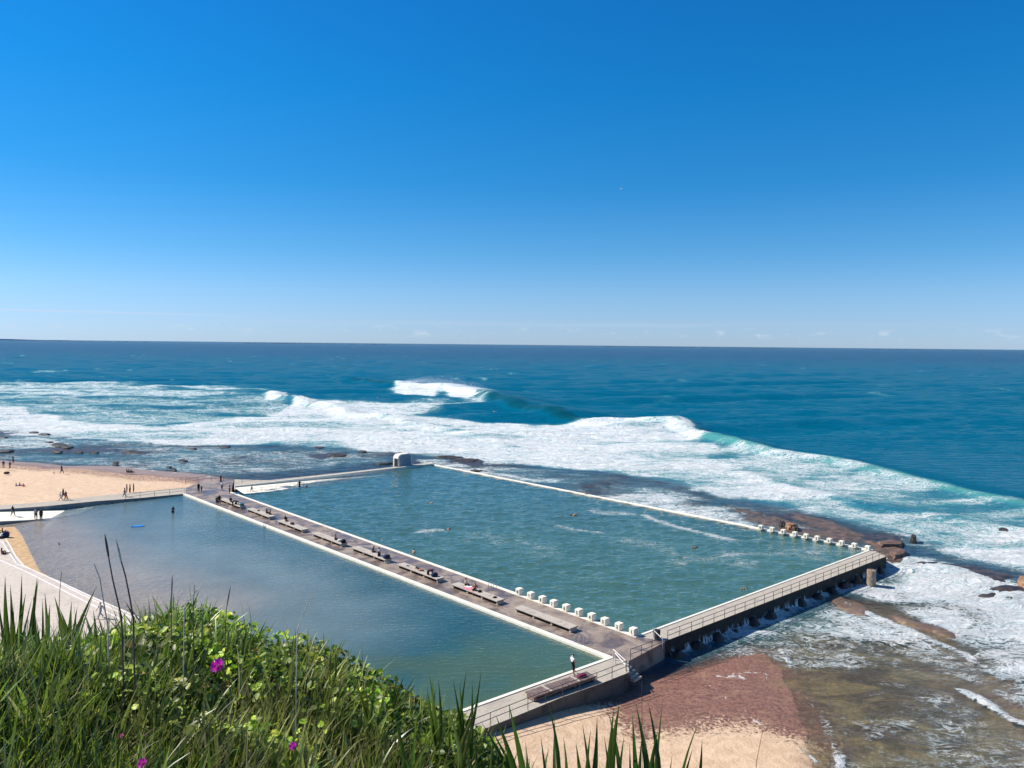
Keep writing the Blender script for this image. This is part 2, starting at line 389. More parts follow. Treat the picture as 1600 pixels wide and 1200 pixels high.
def fan(ys, half, ncol):
    t = np.linspace(-1, 1, ncol); Y = np.repeat(ys[:, None], ncol, 1); X = t[None, :] * (Y * half + 12)
    n, m = Y.shape; idx = np.arange(n * m).reshape(n, m)
    Fq = np.stack([idx[:-1, :-1], idx[:-1, 1:], idx[1:, 1:], idx[1:, :-1]], -1).reshape(-1, 4)
    return X.ravel(), Y.ravel(), Fq
def rows(p0, p1, step):   # rows thinning with distance
    out = []; p = p0
    while p > p1: out.append(at(800, p, -1.0)[1]); p -= step
    return np.array(out)

COVE = [at(a, b, -1) for a, b in ((1385, 880), (1420, 885), (1500, 905), (1620, 935), (2300, 1060), (2300, 1500), (1100, 1500), (900, 1300), (700, 1180), (960, 1060), (1045, 1018), (1200, 955))]
def sea_level(X, Y):
    return -2.0 + 1.05 * sstep(-6, 7, sdf(X, Y, COVE))
W_COVE = ats([(1035, 1012), (1060, 1022), (1110, 1012), (1165, 1003), (1225, 1015), (1258, 1060), (1290, 1125), (1312, 1195), (1330, 1260), (1380, 1500)], -2)
L_BEACH = ats([(-600, 730), (-100, 722), (0, 717), (50, 722), (110, 727), (175, 727), (250, 735), (320, 741), (365, 750), (362, 765), (285, 768), (200, 785), (85, 806), (-50, 815), (-600, 850)], -1)
SHELF = ats([(-900, 660), (-200, 675), (0, 672), (100, 684), (200, 692), (300, 697), (450, 697), (600, 705), (700, 713), (800, 728), (950, 740), (1060, 760), (1160, 785), (1240, 800), (1330, 820), (1400, 838), (1440, 852), (1500, 872), (1600, 895), (1800, 930), (2300, 1000), (2300, 1500), (300, 1500), (-900, 900)], -1)
LEDGES = [ # exposed rock ledges, (polygon, height above the local sea level)
    (ats([(1130, 788), (1180, 800), (1240, 815), (1330, 835), (1400, 858), (1412, 868), (1395, 874), (1380, 866), (1300, 850), (1230, 836), (1170, 815)], -1), 0.0),
    (ats([(1240, 800), (1300, 815), (1352, 838), (1345, 842), (1290, 829), (1235, 810)], -1), 0.04),
    (ats([(1355, 846), (1380, 850), (1412, 856), (1400, 868), (1420, 872), (1412, 880), (1385, 874), (1370, 862)], -1), 0.30),
    (ats([(1285, 928), (1310, 932), (1345, 942), (1366, 960), (1345, 963), (1310, 953), (1290, 940)], -2), 0.12),
    (ats([(1395, 962), (1440, 975), (1490, 985), (1510, 988), (1490, 998), (1450, 990), (1410, 975)], -2), 0.14),
    (ats([(1430, 878), (1520, 890), (1580, 905), (1560, 912), (1500, 900), (1425, 884)], -1.5), 0.15),
    (ats([(470, 712), (530, 706), (545, 709), (500, 718)], -1), 0.10),
    (ats([(700, 716), (745, 717), (760, 722), (720, 723)], -1), 0.18),
    (ats([(180, 702), (240, 707), (225, 711), (190, 709)], -1), 0.10)]
BANK = ats([(1100, 1050), (1200, 1010), (1300, 1000), (1420, 1060), (1500, 1120), (1560, 1180), (1600, 1260), (1400, 1200), (1330, 1140)], -2)

def shore_height(X, Y):
    """returns z and masks wet, weed, rock"""
    lv = sea_level(X, Y)
    s = sdf(X, Y, SHELF)
    n1 = fbm(X / 9, Y / 9, 5, 3); n2 = fbm(X / 2.2 + Y / 5, Y / 2.0, 4, 8)
    strata = np.abs(fbm((X * 0.8 + Y * 0.6) / 16, (X * -0.6 + Y * 0.8) / 4, 4, 21) - 0.5) * 2
    ridge_ = np.clip(.12 - np.abs(fbm((X * .75 + Y * .35) / 13, (Y * .95 - X * .3) / 5, 5, 27) - .5), 0, .12) / .12
    z = lv - 0.24 + (n1 - 0.5) * 0.70 + (n2 - 0.5) * 0.28 - strata * 0.10 + ridge_ * .17 * sstep(.42, .6, n1 + .08)
    z = np.where(s < 0, z, z - np.clip(s * 0.18, 0, 4))
    cove = sstep(4, -6, sdf(X, Y, COVE))
    z = z - cove * 0.16
    for P, h in LEDGES:
        d = sdf(X, Y, P) + (n2 - 0.5) * 3.0
        z = np.where(d < 1.6, np.maximum(z, lv - 0.6 + (h + 0.6 + (n1 - 0.5) * 0.25 - strata * .12) * sstep(1.6, -0.6, d)), z)
    rock = 1 - .17 * np.maximum(cove, sstep(1.0, -1.0, np.minimum.reduce([sdf(X, Y, P) for P, h in LEDGES[:4]]))); wet = np.ones_like(z); weed = np.zeros_like(z)
    # left beach
    b = sdf(X, Y, L_BEACH); shore, _ = line_d(X, Y, L_BEACH[:9]); shore = np.abs(shore)
    zb = -0.98 + np.clip(shore * 0.045, 0, 1.6) + (n1 - 0.5) * 0.1
    mB = sstep(1.5, -1.5, b); z = z * (1 - mB) + zb * mB; rock *= 1 - mB
    wet = wet * (1 - mB) + mB * sstep(12, 4, shore + (n1 - 0.5) * 8)
    bandp, _ = line_d(X, Y, ats([(-100, 729), (40, 731), (120, 736), (190, 742), (240, 748), (300, 752)], -0.7))
    weed = mB * 0.52 * sstep(9, 2, np.abs(bandp + (n1 - 0.5) * 8))
    # right cove sand, left of the waterline
    wl_, _ = line_d(X, Y, W_COVE); inside = wl_ + (n1 - 0.5) * 3.0     # + = near/left side
    inc = (sdf(X, Y, [at(985, 1035, -2), *W_COVE, at(300, 1500, -2), at(300, 1200, -2), at(785, 1120, -2)]) < 0)
    sd = np.where(inc, np.abs(wl_), -np.abs(wl_))
    mC = sstep(-2.5, 1.0, sd + (n1 - 0.5) * 2)
    zc = -2.05 + 0.78 * (1 - np.exp(-(np.clip(sd, 0, 60) / 12) ** 1.5)) + np.clip((9 - X) * .085, 0, .95) * sstep(0, 9, sd) + (n2 - 0.5) * 0.03
    z = z * (1 - mC) + zc * mC; rock *= (1 - mC)
    # submerged sandy bank with thin clear water to the lower right
    bk = sstep(3, -4, sdf(X, Y, BANK)) * (1 - mC)
    bankd = sdf(X, Y, ats([(1190, 1005), (1290, 1010), (1400, 1060), (1500, 1115), (1620, 1160), (1900, 1260), (1900, 1500), (1200, 1500), (1290, 1200), (1230, 1060)], -2)) + (n1 - .5) * 12 + (n2 - .5) * 6
    sandw = np.clip(sstep(-11, -4, sd) + sstep(5, -5, bankd) * .9, 0, 1) * (1 - mC) * (.35 + .65 * sstep(.62, .46, n1 * .5 + n2 * .5))
    zz = -2.12 - 0.02 * np.clip(-sd, 0, 10) + (n2 - 0.5) * 0.06
    z = z * (1 - sandw * 0.8) + zz * sandw * 0.8; rock = rock * (1 - sandw * 0.92)
    gold = sdf(X, Y, ats([(1000, 1150), (1090, 1128), (1180, 1122), (1270, 1150), (1275, 1210), (1280, 1400), (600, 1400), (760, 1150), (900, 1095), (960, 1105)], -1.4))
    g2 = sdf(X, Y, ats([(760, 1130), (870, 1105), (960, 1095), (940, 1120), (900, 1140), (850, 1180), (700, 1200)], -1.2))
    goldm = np.maximum(sstep(5.5, -5.0, gold + (n1 - .5) * 6), sstep(3, -2.5, g2) * 0.8)
    weed = np.maximum(weed, mC * (1 - goldm) * 0.95)
    weed = np.maximum(weed, sandw * 0.36 * sstep(1.02, .2, sandw * sstep(74, 56, Y))); wet = wet * (1 - .30 * sandw)
    wet = np.where(mC > 0.5, (1 - goldm) * 0.7 * mC + goldm * 0.05, wet)
    bank = np.clip(np.maximum(sstep(3.2, -3.0, sd + (n1 - .5) * 7 + (n2 - .5) * 4) * sstep(-26, -9, sd), sstep(6, -6, bankd) * sstep(4, 0, sd + (n2 - .5) * 6)), 0, 1) * (X > 10) * (Y < 110)
    rock = rock * (1 - bank * .9)
    lace = np.zeros_like(z)
    for pts, w_ in (([(1095, 1070), (1118, 1060), (1150, 1056), (1190, 1054), (1225, 1066), (1250, 1082), (1272, 1098)], .16), ([(1108, 1070), (1130, 1082), (1148, 1098), (1158, 1112), (1180, 1124), (1200, 1134)], .20), ([(1215, 1146), (1240, 1162), (1262, 1180), (1276, 1194)], .20), ([(985, 1073), (1010, 1068), (1030, 1064)], .10), ([(1305, 1160), (1318, 1185), (1330, 1210)], .35)):
        dl, _ = line_d(X, Y, ats(pts, -1.75)); lace = np.maximum(lace, sstep(w_ * 2.6, 0, np.abs(dl + (n2 - .5) * 2.2 + (n1 - .5) * 3)) * (.45 + .75 * vnoise(X * 1.3, Y * 1.3, 9)))
    shore_height.extra = (bank, lace)
    # keep clear of the baths and behind them
    bt = sdf(X, Y, BATHS); z = np.where(bt < -0.8, -3.2, z)
    z = np.where(np.hypot(X, Y * 0.9) < 56, np.maximum(z, -2.03 + np.clip(56 - np.hypot(X, Y * 0.9), 0, 30) * 0.12), z)
    return z, wet, weed, rock

ys = rows(1330, 655, 1.9)
X, Y, Fq = fan(ys, 0.80, 620)
zt, wt, wd, rk = shore_height(X, Y); bk_, lc_ = shore_height.extra
g = np_mesh('beach', np.stack([X, Y, zt], 1), Fq, M['ground'], {'wet': wt, 'weed': wd, 'rock': rk, 'bank': bk_, 'lace': lc_})
tag(g, 'sand beach and brown rock platform round the ocean baths', kind='structure')
mb = MB(); mb.face([(-90000, -3000, -9), (90000, -3000, -9), (90000, 90000, -9), (-90000, 90000, -9)])
tag(mb.build('seabed', M['ground']), kind='structure')

# ------------------------------------------------------------------ the sea
CRESTS = [ # (pixel polyline of the crest, crest level, amplitudes, back width, front width)
    ([(540, 588), (617, 598), (690, 602), (757, 612), (810, 628), (870, 642), (945, 655), (1010, 668)], 1.5, [1.2, 3.0, 3.3, 3.6, 3.2, 2.6, 1.5, 0.4], 18, 5.5),
    ([(405, 612), (425, 614), (455, 622), (510, 634), (560, 643), (640, 655), (720, 668), (800, 690)], 0.8, [0.9, 2.2, 2.6, 2.3, 1.8, 1.3, 0.8, 0.4], 8, 3.2),
    ([(930, 655), (980, 656), (1050, 662), (1110, 680), (1200, 702), (1300, 716), (1400, 738), (1500, 762), (1620, 785)], 0.3, [0.9, 1.9, 2.2, 2.1, 1.8, 1.5, 1.2, 1.0, 0.8], 8, 3.5),
    ([(-50, 632), (90, 622), (180, 619), (260, 624)], 0.0, [0.6, 1.0, 1.1, 0.4], 12, 6),
    ([(60, 646), (90, 655), (150, 668), (260, 680), (420, 690), (600, 698)], -0.6, [0.6, 0.6, 0.5, 0.4, 0.4, 0.3], 5, 2.5),
    ([(1150, 735), (1250, 765), (1350, 785), (1450, 800), (1600, 830)], -0.5, [0.4, 0.6, 0.6, 0.6, 0.5], 5, 3)]
ZONES = [ # pixel polygon, foam amount, soft edge in metres (seaward side is far away, so wide)
    ([(-400, 594), (0, 597), (150, 600), (375, 603), (420, 611), (300, 618), (100, 620), (-400, 626)], 0.56, 16),
    ([(-400, 622), (100, 618), (400, 614), (460, 630), (600, 650), (400, 662), (100, 664), (-400, 664)], 0.46, 10),
    ([(-400, 640), (40, 638), (70, 650), (130, 662), (250, 666), (330, 655), (440, 645), (455, 626), (500, 634), (560, 645), (650, 655), (750, 660), (850, 662), (950, 657), (1040, 661), (1100, 680), (1130, 720), (1200, 750), (1260, 762), (1330, 782), (1400, 800), (1500, 815), (1700, 835), (1700, 915), (1500, 866), (1440, 848), (1400, 836), (1330, 818), (1240, 798), (1160, 783), (1060, 758), (950, 738), (850, 729), (760, 724), (700, 714), (600, 704), (420, 697), (300, 695), (200, 690), (100, 685), (0, 678), (-400, 678)], 0.88, 5),
    ([(1080, 676), (1200, 706), (1300, 722), (1400, 744), (1500, 770), (1800, 815), (1800, 860), (1500, 822), (1330, 790), (1200, 757), (1100, 715)], 0.56, 4),
    ([(455, 628), (560, 629), (650, 626), (700, 625), (725, 630), (660, 641), (580, 650), (500, 640)], 0.86, 9),
    ([(614, 600), (640, 597), (660, 601), (686, 600), (692, 606), (684, 613), (677, 619), (640, 617), (617, 613)], 1.0, 5),
    ([(694, 606), (712, 604), (735, 609), (757, 612), (748, 620), (720, 622), (698, 619)], 1.0, 5),
    ([(660, 600), (720, 606), (718, 612), (664, 612)], .62, 5),
    ([(757, 610), (765, 620), (740, 632), (700, 632)], 0.6, 6),
    ([(425, 612), (448, 616), (450, 624), (415, 624)], 0.9, 3),
    ([(-400, 676), (200, 690), (600, 704), (610, 722), (340, 745), (0, 716), (-400, 716)], 0.39, 4),
    ([(-400, 676), (60, 684), (110, 694), (40, 704), (-400, 706)], 0.55, 4),
    ([(676, 722), (760, 726), (950, 742), (1150, 790), (1360, 855), (1365, 862), (1180, 828), (900, 766)], 0.46, 3),
    ([(860, 750), (1000, 762), (1130, 795), (1190, 820), (1185, 832), (1020, 797), (880, 765)], 0.68, 3),
    ([(640, 716), (700, 720), (760, 735), (880, 760), (676, 728)], 0.62, 2),
    ([(1500, 840), (1600, 838), (1700, 850), (1700, 900), (1560, 872)], 0.60, 3),
    ([(1375, 878), (1440, 884), (1600, 925), (1800, 980), (1800, 1110), (1600, 1075), (1540, 1030), (1450, 975), (1390, 945), (1330, 930), (1300, 935), (1220, 965), (1140, 995), (1040, 1020), (1045, 1010), (1200, 952), (1330, 893)], 0.80, 2.5),
    ([(1440, 895), (1600, 930), (1800, 985), (1800, 1060), (1600, 1010), (1500, 955), (1420, 925), (1350, 915)], 0.92, 3),
    ([(1300, 950), (1360, 962), (1440, 990), (1520, 1030), (1620, 1110), (1500, 1070), (1380, 1010), (1250, 985)], 0.60, 3),
    ([(1480, 960), (1620, 1010), (1800, 1080), (1800, 1200), (1620, 1120), (1530, 1050)], 0.78, 4),
    ([(1150, 975), (1300, 950), (1420, 1020), (1560, 1100), (1700, 1180), (1700, 1300), (1330, 1300), (1290, 1120), (1250, 1040)], 0.35, 4),
    ([(1060, 1022), (1200, 965), (1300, 935), (1400, 990), (1300, 1020), (1200, 1012)], 0.40, 3)]
FOAM_LINES = [ # thin edges of foam: pixel polyline, level, half width m, amount
    ([(1225, 1018), (1246, 1040), (1262, 1066), (1280, 1098), (1292, 1130), (1306, 1165), (1322, 1215)], -2, 0.55, 0.62),
    ([(1180, 1000), (1260, 1025), (1330, 1045), (1420, 1080)], -2, 1.6, 0.42),
    ([(1320, 1100), (1400, 1120), (1480, 1160)], -2, 1.2, 0.42),
    ([(1500, 1082), (1540, 1105), (1570, 1122), (1620, 1140)], -2, 0.7, 0.95),
    ([(1310, 1195), (1300, 1165), (1320, 1180)], -2, 0.4, 0.9),
    ([(1100, 1066), (1140, 1056), (1190, 1056), (1225, 1068), (1270, 1096)], -2, 0.18, 0.8),
    ([(1110, 1072), (1150, 1100), (1175, 1125), (1210, 1135), (1240, 1160), (1275, 1190)], -2, 0.22, 0.85),
    ([(1055, 1020), (1100, 1005), (1150, 993), (1185, 990)], -2, 1.5, 0.72),
    ([(1050, 1026), (1130, 990), (1200, 965), (1290, 930), (1350, 904)], -2, 1.5, 0.86),
    ([(60, 728), (110, 731), (170, 731), (240, 737), (330, 745)], -1, 0.5, 0.75),
    ([(820, 706), (900, 704), (960, 708)], -1, 1, 0.7),
    ([(960, 660), (1050, 664), (1100, 680)], -0.6, 2.5, 0.9),
    ([(1120, 688), (1200, 707), (1300, 727), (1400, 750), (1500, 776)], 0.2, 1.3, 0.50),
    ([(458, 624), (510, 636), (560, 646), (640, 657), (740, 672)], -0.3, 4, 1.0),
    ([(1325, 946), (1380, 968), (1450, 1000), (1500, 1020), (1560, 1060)], -2, 0.8, 0.8)]

ys = np.concatenate([rows(1330, 700, 1.5), rows(699.5, 590, 0.75), rows(589, 545, 1.2), rows(544.5, 540, 0.6), np.array([16000., 24000., 40000., 70000.])])
X, Y, Fq = fan(ys, 0.80, 860)
lv = sea_level(X, Y); far = sstep(500, 1500, Y)
z = lv.copy()
# swell and chop
near = Y < 1500
amp = sstep(150, 320, Y)
wv = np.zeros_like(X)
for i, (L, a) in enumerate(((60, .52), (44, .36), (31, .24), (23, .15), (14, .07), (9.0, .06), (6.2, .05), (4.1, .035), (2.7, .022), (1.9, .016))):
    for k in range(2):
        th = R(-12 + rng.normal() * (10 + 3 * i)); ph = rng.random() * 6.28; kk = 2 * math.pi / (L * (1 + .15 * rng.normal()))
        w = np.sin(kk * (X * math.sin(th) + Y * math.cos(th)) + ph + 1.5 * fbm(X / (L * 3), Y / (L * 3), 2, i))
        ff = 1.0 if L < 8 else amp
        wv += a * ff * w * sstep(L * 90, L * 45, Y)
shal = sstep(260, 150, Y)
z += wv * (1 - 0.75 * shal) * (0.25 + 0.75 * amp)
hout = np.zeros_like(X); hinn = np.zeros_like(X)
for ci, (pts, cz, am, wb, wf) in enumerate(CRESTS):
    P = ats(pts, cz); d, par = line_d(X, Y, P); A_ = np.interp(par, range(len(am)), am)
    d = d + (fbm(X / 9, Y / 9, 3, 5) - .5) * 3
    endt = np.where((par < 0.001) | (par > len(am) - 1.001), np.exp(-(np.abs(d) / wb) ** 2), 1)
    prof = np.where(d > 0, np.exp(-(d / wf) ** 2), np.exp(-(d / wb) ** 2))
    z += A_ * prof * endt
    if ci == 0: hout = A_ * prof * endt * (d > -3)
    if ci == 2: hinn = A_ * prof * endt * (d > -2)
foam = np.zeros_like(X); fn = fbm(X / 14, Y / 18, 4, 31)
sel = Y < 1200
Xs, Ys = X[sel], Y[sel]; fs = np.zeros_like(Xs); jx = (fbm(Xs / 10, Ys / 14, 4, 41) - .5); 
for P, a, soft in ZONES:
    lvz = -2.0 if P[0][0] > 1100 and P[0][1] > 860 else -1.0
    d = sdf(Xs, Ys, ats(P, lvz)) + jx * soft * 2.2
    fs = np.maximum(fs, a * sstep(soft, -soft * 0.6, d))
for P, lz, w, a in FOAM_LINES:
    d, _ = line_d(Xs, Ys, ats(P, lz)); d = np.abs(d + jx * w * 3)
    fs = np.maximum(fs, a * sstep(w * 1.6, w * 0.2, d))
# the beach break along every crest front
st1 = fbm(Xs / 34 + Ys / 60, Ys / 11 - Xs / 70, 5, 91); st2 = fbm(Xs / 9, Ys / 5, 4, 95)
fs = fs * (1 - 0.62 * sstep(.46, .70, st1) * sstep(1.02, .80, fs)) * (1 - .30 * sstep(.5, .75, st2))
foam[sel] = fs
caps = sstep(0.72, 0.86, fbm(X / 22, Y / 40, 4, 77)) * sstep(300, 500, Y) * sstep(2500, 900, Y) * 0.45
foam = np.maximum(foam, caps * (X < 0) + caps * 0.5 * (X >= 0))
lump = (fbm(X / 1.7, Y / 2.4, 4, 55) - .4) * 1.0 + (fbm(X / 11 + Y / 30, Y / 4.5, 4, 58) - .4) * 1.9
z += np.clip(foam - .35, 0, 1) * lump * np.where(lv < -1.6, .35, .75) * sstep(20, 60, Y)
# body colour: deep blue out at sea, teal in the breaking zone
deep = np.array([0.0, 0.062, 0.150]); mid = np.array([0.0, 0.100, 0.178]); teal = np.array([0.02, 0.155, 0.185]); shalc = np.array([0.030, 0.085, 0.155])  # shalc carries painted blue sky reflection for the shallow shelf
a1 = sstep(2600, 500, Y)[:, None]; c = deep * (1 - a1) + mid * a1
zz = np.clip((z - lv), 0, 3)
a2 = (sstep(0.05, 0.6, foam) * 0.8)[:, None]; c = c * (1 - a2) + teal * a2
a4 = (sstep(0.5, 1.8, hout) * .85 * sstep(.5, .2, foam))[:, None]; a5 = (sstep(0.25, .9, hinn) * .9 * sstep(.75, .4, foam))[:, None]; c = c * (1 - a4) + np.array([.002, .060, .085]) * a4; c = c * (1 - a5) + np.array([.05, .25, .23]) * a5  # outer wave front darkened in colour, imitating its weaker sky reflection
inlet_ = sstep(2, -8, sdf(X, Y, COVE))
ground_z, _, _, _ = shore_height(X[Y < 330], Y[Y < 330]) if True else (None,) * 4
dep = np.full_like(X, 5.0); dep[Y < 330] = (z - ground_z)[Y < 330] if False else z[Y < 330] - ground_z
a3 = sstep(1.2, 0.4, dep)[:, None]; ic = inlet_[:, None]; c = c * (1 - a3) + (shalc * (1 - ic) + np.array([.085, .085, .055]) * ic) * a3
inlet = sstep(2, -8, sdf(X, Y, COVE)); clear = np.exp(-np.clip(dep, 0, 9) * (3.6 - 3.2 * inlet)) * 0.93
bt = sdf(X, Y, BATHS); z = np.where(bt < -0.5, -3.4, z)
wc = np.concatenate([c, np.ones((len(X), 1))], 1)
M['sea'] = water_mat('sea_water', 3.2, 0.8, 1.0, 0.5, R(8), 0.8, fres=0.36)
g = np_mesh('sea_water', np.stack([X, Y, z], 1), Fq, M['sea'], {'foam': foam, 'clear': clear, 'wcol': wc})
tag(g, kind='structure')

# far headland low on the left horizon, its haze put into the colour
mb = MB(); N = 60; top = []
for i in range(N + 1):
    px = -150 + 260 * i / N; p = at_d(px, 529, 28000.0)
    h = .45 * (34 + 26 * math.sin(i * .21 + .5) + random.uniform(-4, 4)) * min(1, (N - i) / 16, (i + 1) / 6) + 1
    top.append((p.x, p.y, h + 12))
for i in range(N):
    a, b = top[i], top[i + 1]
    mb.face([(a[0], a[1], -5), (b[0], b[1], -5), b, a]); mb.face([a, b, (b[0], b[1] + 1800, b[2] * .6), (a[0], a[1] + 1800, a[2] * .6)])
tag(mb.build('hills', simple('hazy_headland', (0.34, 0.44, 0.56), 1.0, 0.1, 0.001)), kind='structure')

# ------------------------------------------------------------------ pool waters
def pool_sheet(name, poly, zlevel, step, mat, fn, wave=0.02, pad=0.6):
    xs = [p[0] for p in poly]; yy = [p[1] for p in poly]
    gx = np.arange(min(xs) - pad, max(xs) + pad, step); gy = np.arange(min(yy) - pad, max(yy) + pad, step)
    Xg, Yg = np.meshgrid(gx, gy); n, m = Xg.shape; Xf, Yf = Xg.ravel(), Yg.ravel()
    s = sdf(Xf, Yf, poly); idx = np.arange(n * m).reshape(n, m)
    Fq = np.stack([idx[:-1, :-1], idx[:-1, 1:], idx[1:, 1:], idx[1:, :-1]], -1).reshape(-1, 4)
    keep = (s[Fq] < pad * 0.7).all(1); Fq = Fq[keep]
    used = np.unique(Fq); remap = np.full(n * m, -1); remap[used] = np.arange(len(used))
    Xf, Yf = Xf[used], Yf[used]; Fq = remap[Fq]
    z, attrs = fn(Xf, Yf, s[used])
    return np_mesh(name, np.stack([Xf, Yf, z + zlevel], 1), Fq, mat, attrs)

KIDS = [at(745, 1104), E, F, *ats([(212, 784), (150, 791), (100, 798), (40, 806), (-60, 812), (-60, 835)]), *SHORE_KIDS[1:]]
# the sand runs on a little way past the waterline to the paved edge
KFLOOR = KIDS[:6] + ats([(-60, 828), (0, 829), (6, 845), (16, 862), (30, 884), (50, 903), (92, 911), (140, 933), (200, 960), (300, 1006), (420, 1062), (560, 1127), (680, 1137)])
shore_k = SHORE_KIDS
def kids_depth(X, Y):
    d, _ = line_d(X, Y, shore_k); ins = -d      # + inside the pool (left side of the line direction)
    d2, _ = line_d(X, Y, SHORE_SAND)
    s = np.where(sdf(X, Y, [*shore_k, at(745, 1104), E, F, at(0, 780), at(-60, 780)]) < 0, np.abs(d2), -np.abs(d))
    n = fbm(X / 7, Y / 7, 4, 13)
    z = np.where(s > 0, -np.clip(s, 0, 60) * 0.030, np.clip(-s, 0, 6) * 0.06) + (n - .5) * .10 * sstep(-1, 4, s) 
    return np.clip(z, -1.5, 0.16), s
def kfloor(X, Y, s):
    z, sh = kids_depth(X, Y)
    dd = sstep(10, 36, sh + (fbm(X / 8, Y / 8, 4, 3) - .5) * 14)
    e1 = seg_d(X, Y, E, F)[0]; z = np.where(e1 < 1.0, np.maximum(z, -0.42), z); dd = np.where(e1 < 1.0, 0.0, dd)
    return z, {'deep': dd, 'dry': sstep(0.3, -0.2, sh)}
pool_sheet('sand', KFLOOR, 0.0, 0.5, M['pool_floor'], kfloor, pad=0.4)['kind'] = 'structure'
def kwater(X, Y, s):
    z, sh = kids_depth(X, Y); dep = -z
    n = fbm(X / 9, Y / 9, 5, 61); dk = sstep(4, 40, sh + (n - .5) * 10)[:, None] ** .8
    sandc = np.array([0.64, 0.54, 0.45]); blue = np.array([0.022, 0.095, 0.120]); green = np.array([0.060, 0.115, 0.075])
    gm = (sstep(84, 70, Y) * sstep(.35, .65, n + .12))[:, None]
    deepc = blue * (1 - gm) + green * gm
    m1_ = sstep(1, 15, sh + (n - .5) * 8)[:, None]; m2_ = sstep(13, 34, sh + (n - .5) * 12)[:, None]
    midc = np.array([.19, .26, .27]); c = (sandc * (1 - m1_) + midc * m1_) * (1 - m2_) + deepc * m2_
    c = c * (.86 + .28 * fbm(X / 3 + Y / 9, Y / 3, 4, 66))[:, None]
    e1 = seg_d(X, Y, E, F)[0]
    clear = np.clip(np.exp(-dep * 1.9) * 0.92, 0.02, .92); clear = np.maximum(clear, sstep(1.3, .4, e1) * .62)
    return np.zeros_like(X), {'foam': np.zeros_like(X), 'clear': clear, 'wcol': np.concatenate([c, np.ones((len(X), 1))], 1)}
M['kids'] = water_mat('wading_pool_water', 1.1, 0.3, 0.30, 0, R(-20), gloss=0.03)
tag(pool_sheet('wading_pool_water', KIDS, 0.0, 0.6, M['kids'], kwater, pad=1.2), kind='structure')

RAMP = ats([(365, 765), (378, 774), (470, 762.5), (545, 752), (640, 737), (640, 734.5), (365, 764)])
def mfloor(X, Y, s): return np.full_like(X, -1.7), {'deep': np.ones_like(X), 'dry': np.zeros_like(X)}
tag(pool_sheet('pool_floor', MAIN, 0.0, 3.0, M['pool_floor'], mfloor, pad=1.0), kind='structure')
def mwater(X, Y, s):
    z = np.zeros_like(X)
    for i, (L, a) in enumerate(((4.8, .022), (3.1, .022), (2.1, .018), (1.4, .013))):
        for k in range(3):
            th = R(8 + rng.normal() * 22); ph = rng.random() * 6.28; kk = 2 * math.pi / (L * (1 + .2 * rng.normal()))
            z += a * np.sin(kk * (X * math.sin(th) + Y * math.cos(th)) + ph + 2.5 * fbm(X / (L * 2.5), Y / (L * 2.5), 2, i + k))
    n = fbm(X / 12, Y / 12, 5, 71)
    t = sstep(170, 85, Y)[:, None]; c = np.array([0.048, 0.122, 0.120]) * (1 - t) + np.array([0.054, 0.124, 0.092]) * t
    c = c * (0.85 + 0.3 * n[:, None])
    foam = np.zeros_like(X)
    for pts, w, a in (([(1010, 808), (1050, 820), (1090, 830), (1130, 838)], 1.6, .62), ([(935, 796), (980, 803)], 1.4, .45), ([(870, 822), (930, 832)], 1.2, .42), ([(1140, 843), (1190, 842)], .8, .4),
                      ([(980, 850), (1060, 870), (1120, 880)], 2.0, .36), ([(1090, 880), (1200, 870), (1290, 878)], 2.2, .38), ([(740, 840), (850, 862)], 3.0, .30), ([(1150, 868), (1330, 862)], 2.0, .34), ([(690, 829), (665, 832)], .8, .62)):
        d, _ = line_d(X, Y, ats(pts)); foam = np.maximum(foam, a * sstep(w * 2, 0, np.abs(d + (n - .5) * w * 6)))
    edge = np.maximum(sstep(1.5, .3, seg_d(X, Y, B, C)[0]), 0)
    rp = sdf(X, Y, RAMP); clear = sstep(.6, -.6, rp) * .85
    run = ((X - D[0]) * (C - D).normalized()[0] + (Y - D[1]) * (C - D).normalized()[1])
    clear = clear * np.exp(-np.clip(run - 8, 0, 90) * .045)
    clear = np.maximum(clear, edge * .7)
    return z, {'foam': foam, 'clear': clear, 'wcol': np.concatenate([c, np.ones((len(X), 1))], 1)}
M['main'] = water_mat('lap_pool_water', 1.5, 0.4, 0.75, 0, R(6), 1.6, gloss=0.04, stretch=2.6, fres=1.15, aqua=.1)
tag(pool_sheet('lap_pool_water', MAIN, 0.0, 0.33, M['main'], mwater, pad=.5), kind='structure')

# ------------------------------------------------------------------ decks, walls and walkways
def offset_strip(p, q, w, side=1):
    """strip of width w on one side of p->q"""
    d = (q - p).normalized(); n = Vector((-d.y, d.x, 0)) * side * w
    return [p, q, q + n, p + n]
DZ = 0.20
# promenade between the pools
prom = empty('promenade', A); tag(prom, 'wet grey concrete promenade with white edges between the two pools', 'promenade')
def P(o, root): o.parent = root; o.matrix_parent_inverse = Matrix.Translation(-root.location); return o
X0 = at(1039, 1003, DZ); X1 = at(982, 1033, DZ)
F2 = at(285, 766); F3 = at(322, 750.5); F4 = at(366, 750.5)
deckpoly = [A, X0, X1, at(957, 1030), E, F, F2, F3, F4, at(362, 763), D]
mb = MB(); mb.prism([(p.x, p.y) for p in deckpoly], -2.6, DZ); P(mb.build('deck', [M['deck']]), prom)
mb = MB(); s_ = offset_strip(E, F, .62, 1); dirEF = (F - E).normalized()
nrm = Vector((-dirEF.y, dirEF.x, 0)); nrm = nrm if nrm.dot(A - E) < 0 else -nrm     # towards the wading pool
mb.prism([(q.x, q.y) for q in (E, F, F + nrm * .55, E + nrm * .55)], -1.9, DZ + .06)
P(mb.build('coping', M['white_conc'], bevel=.03), prom)
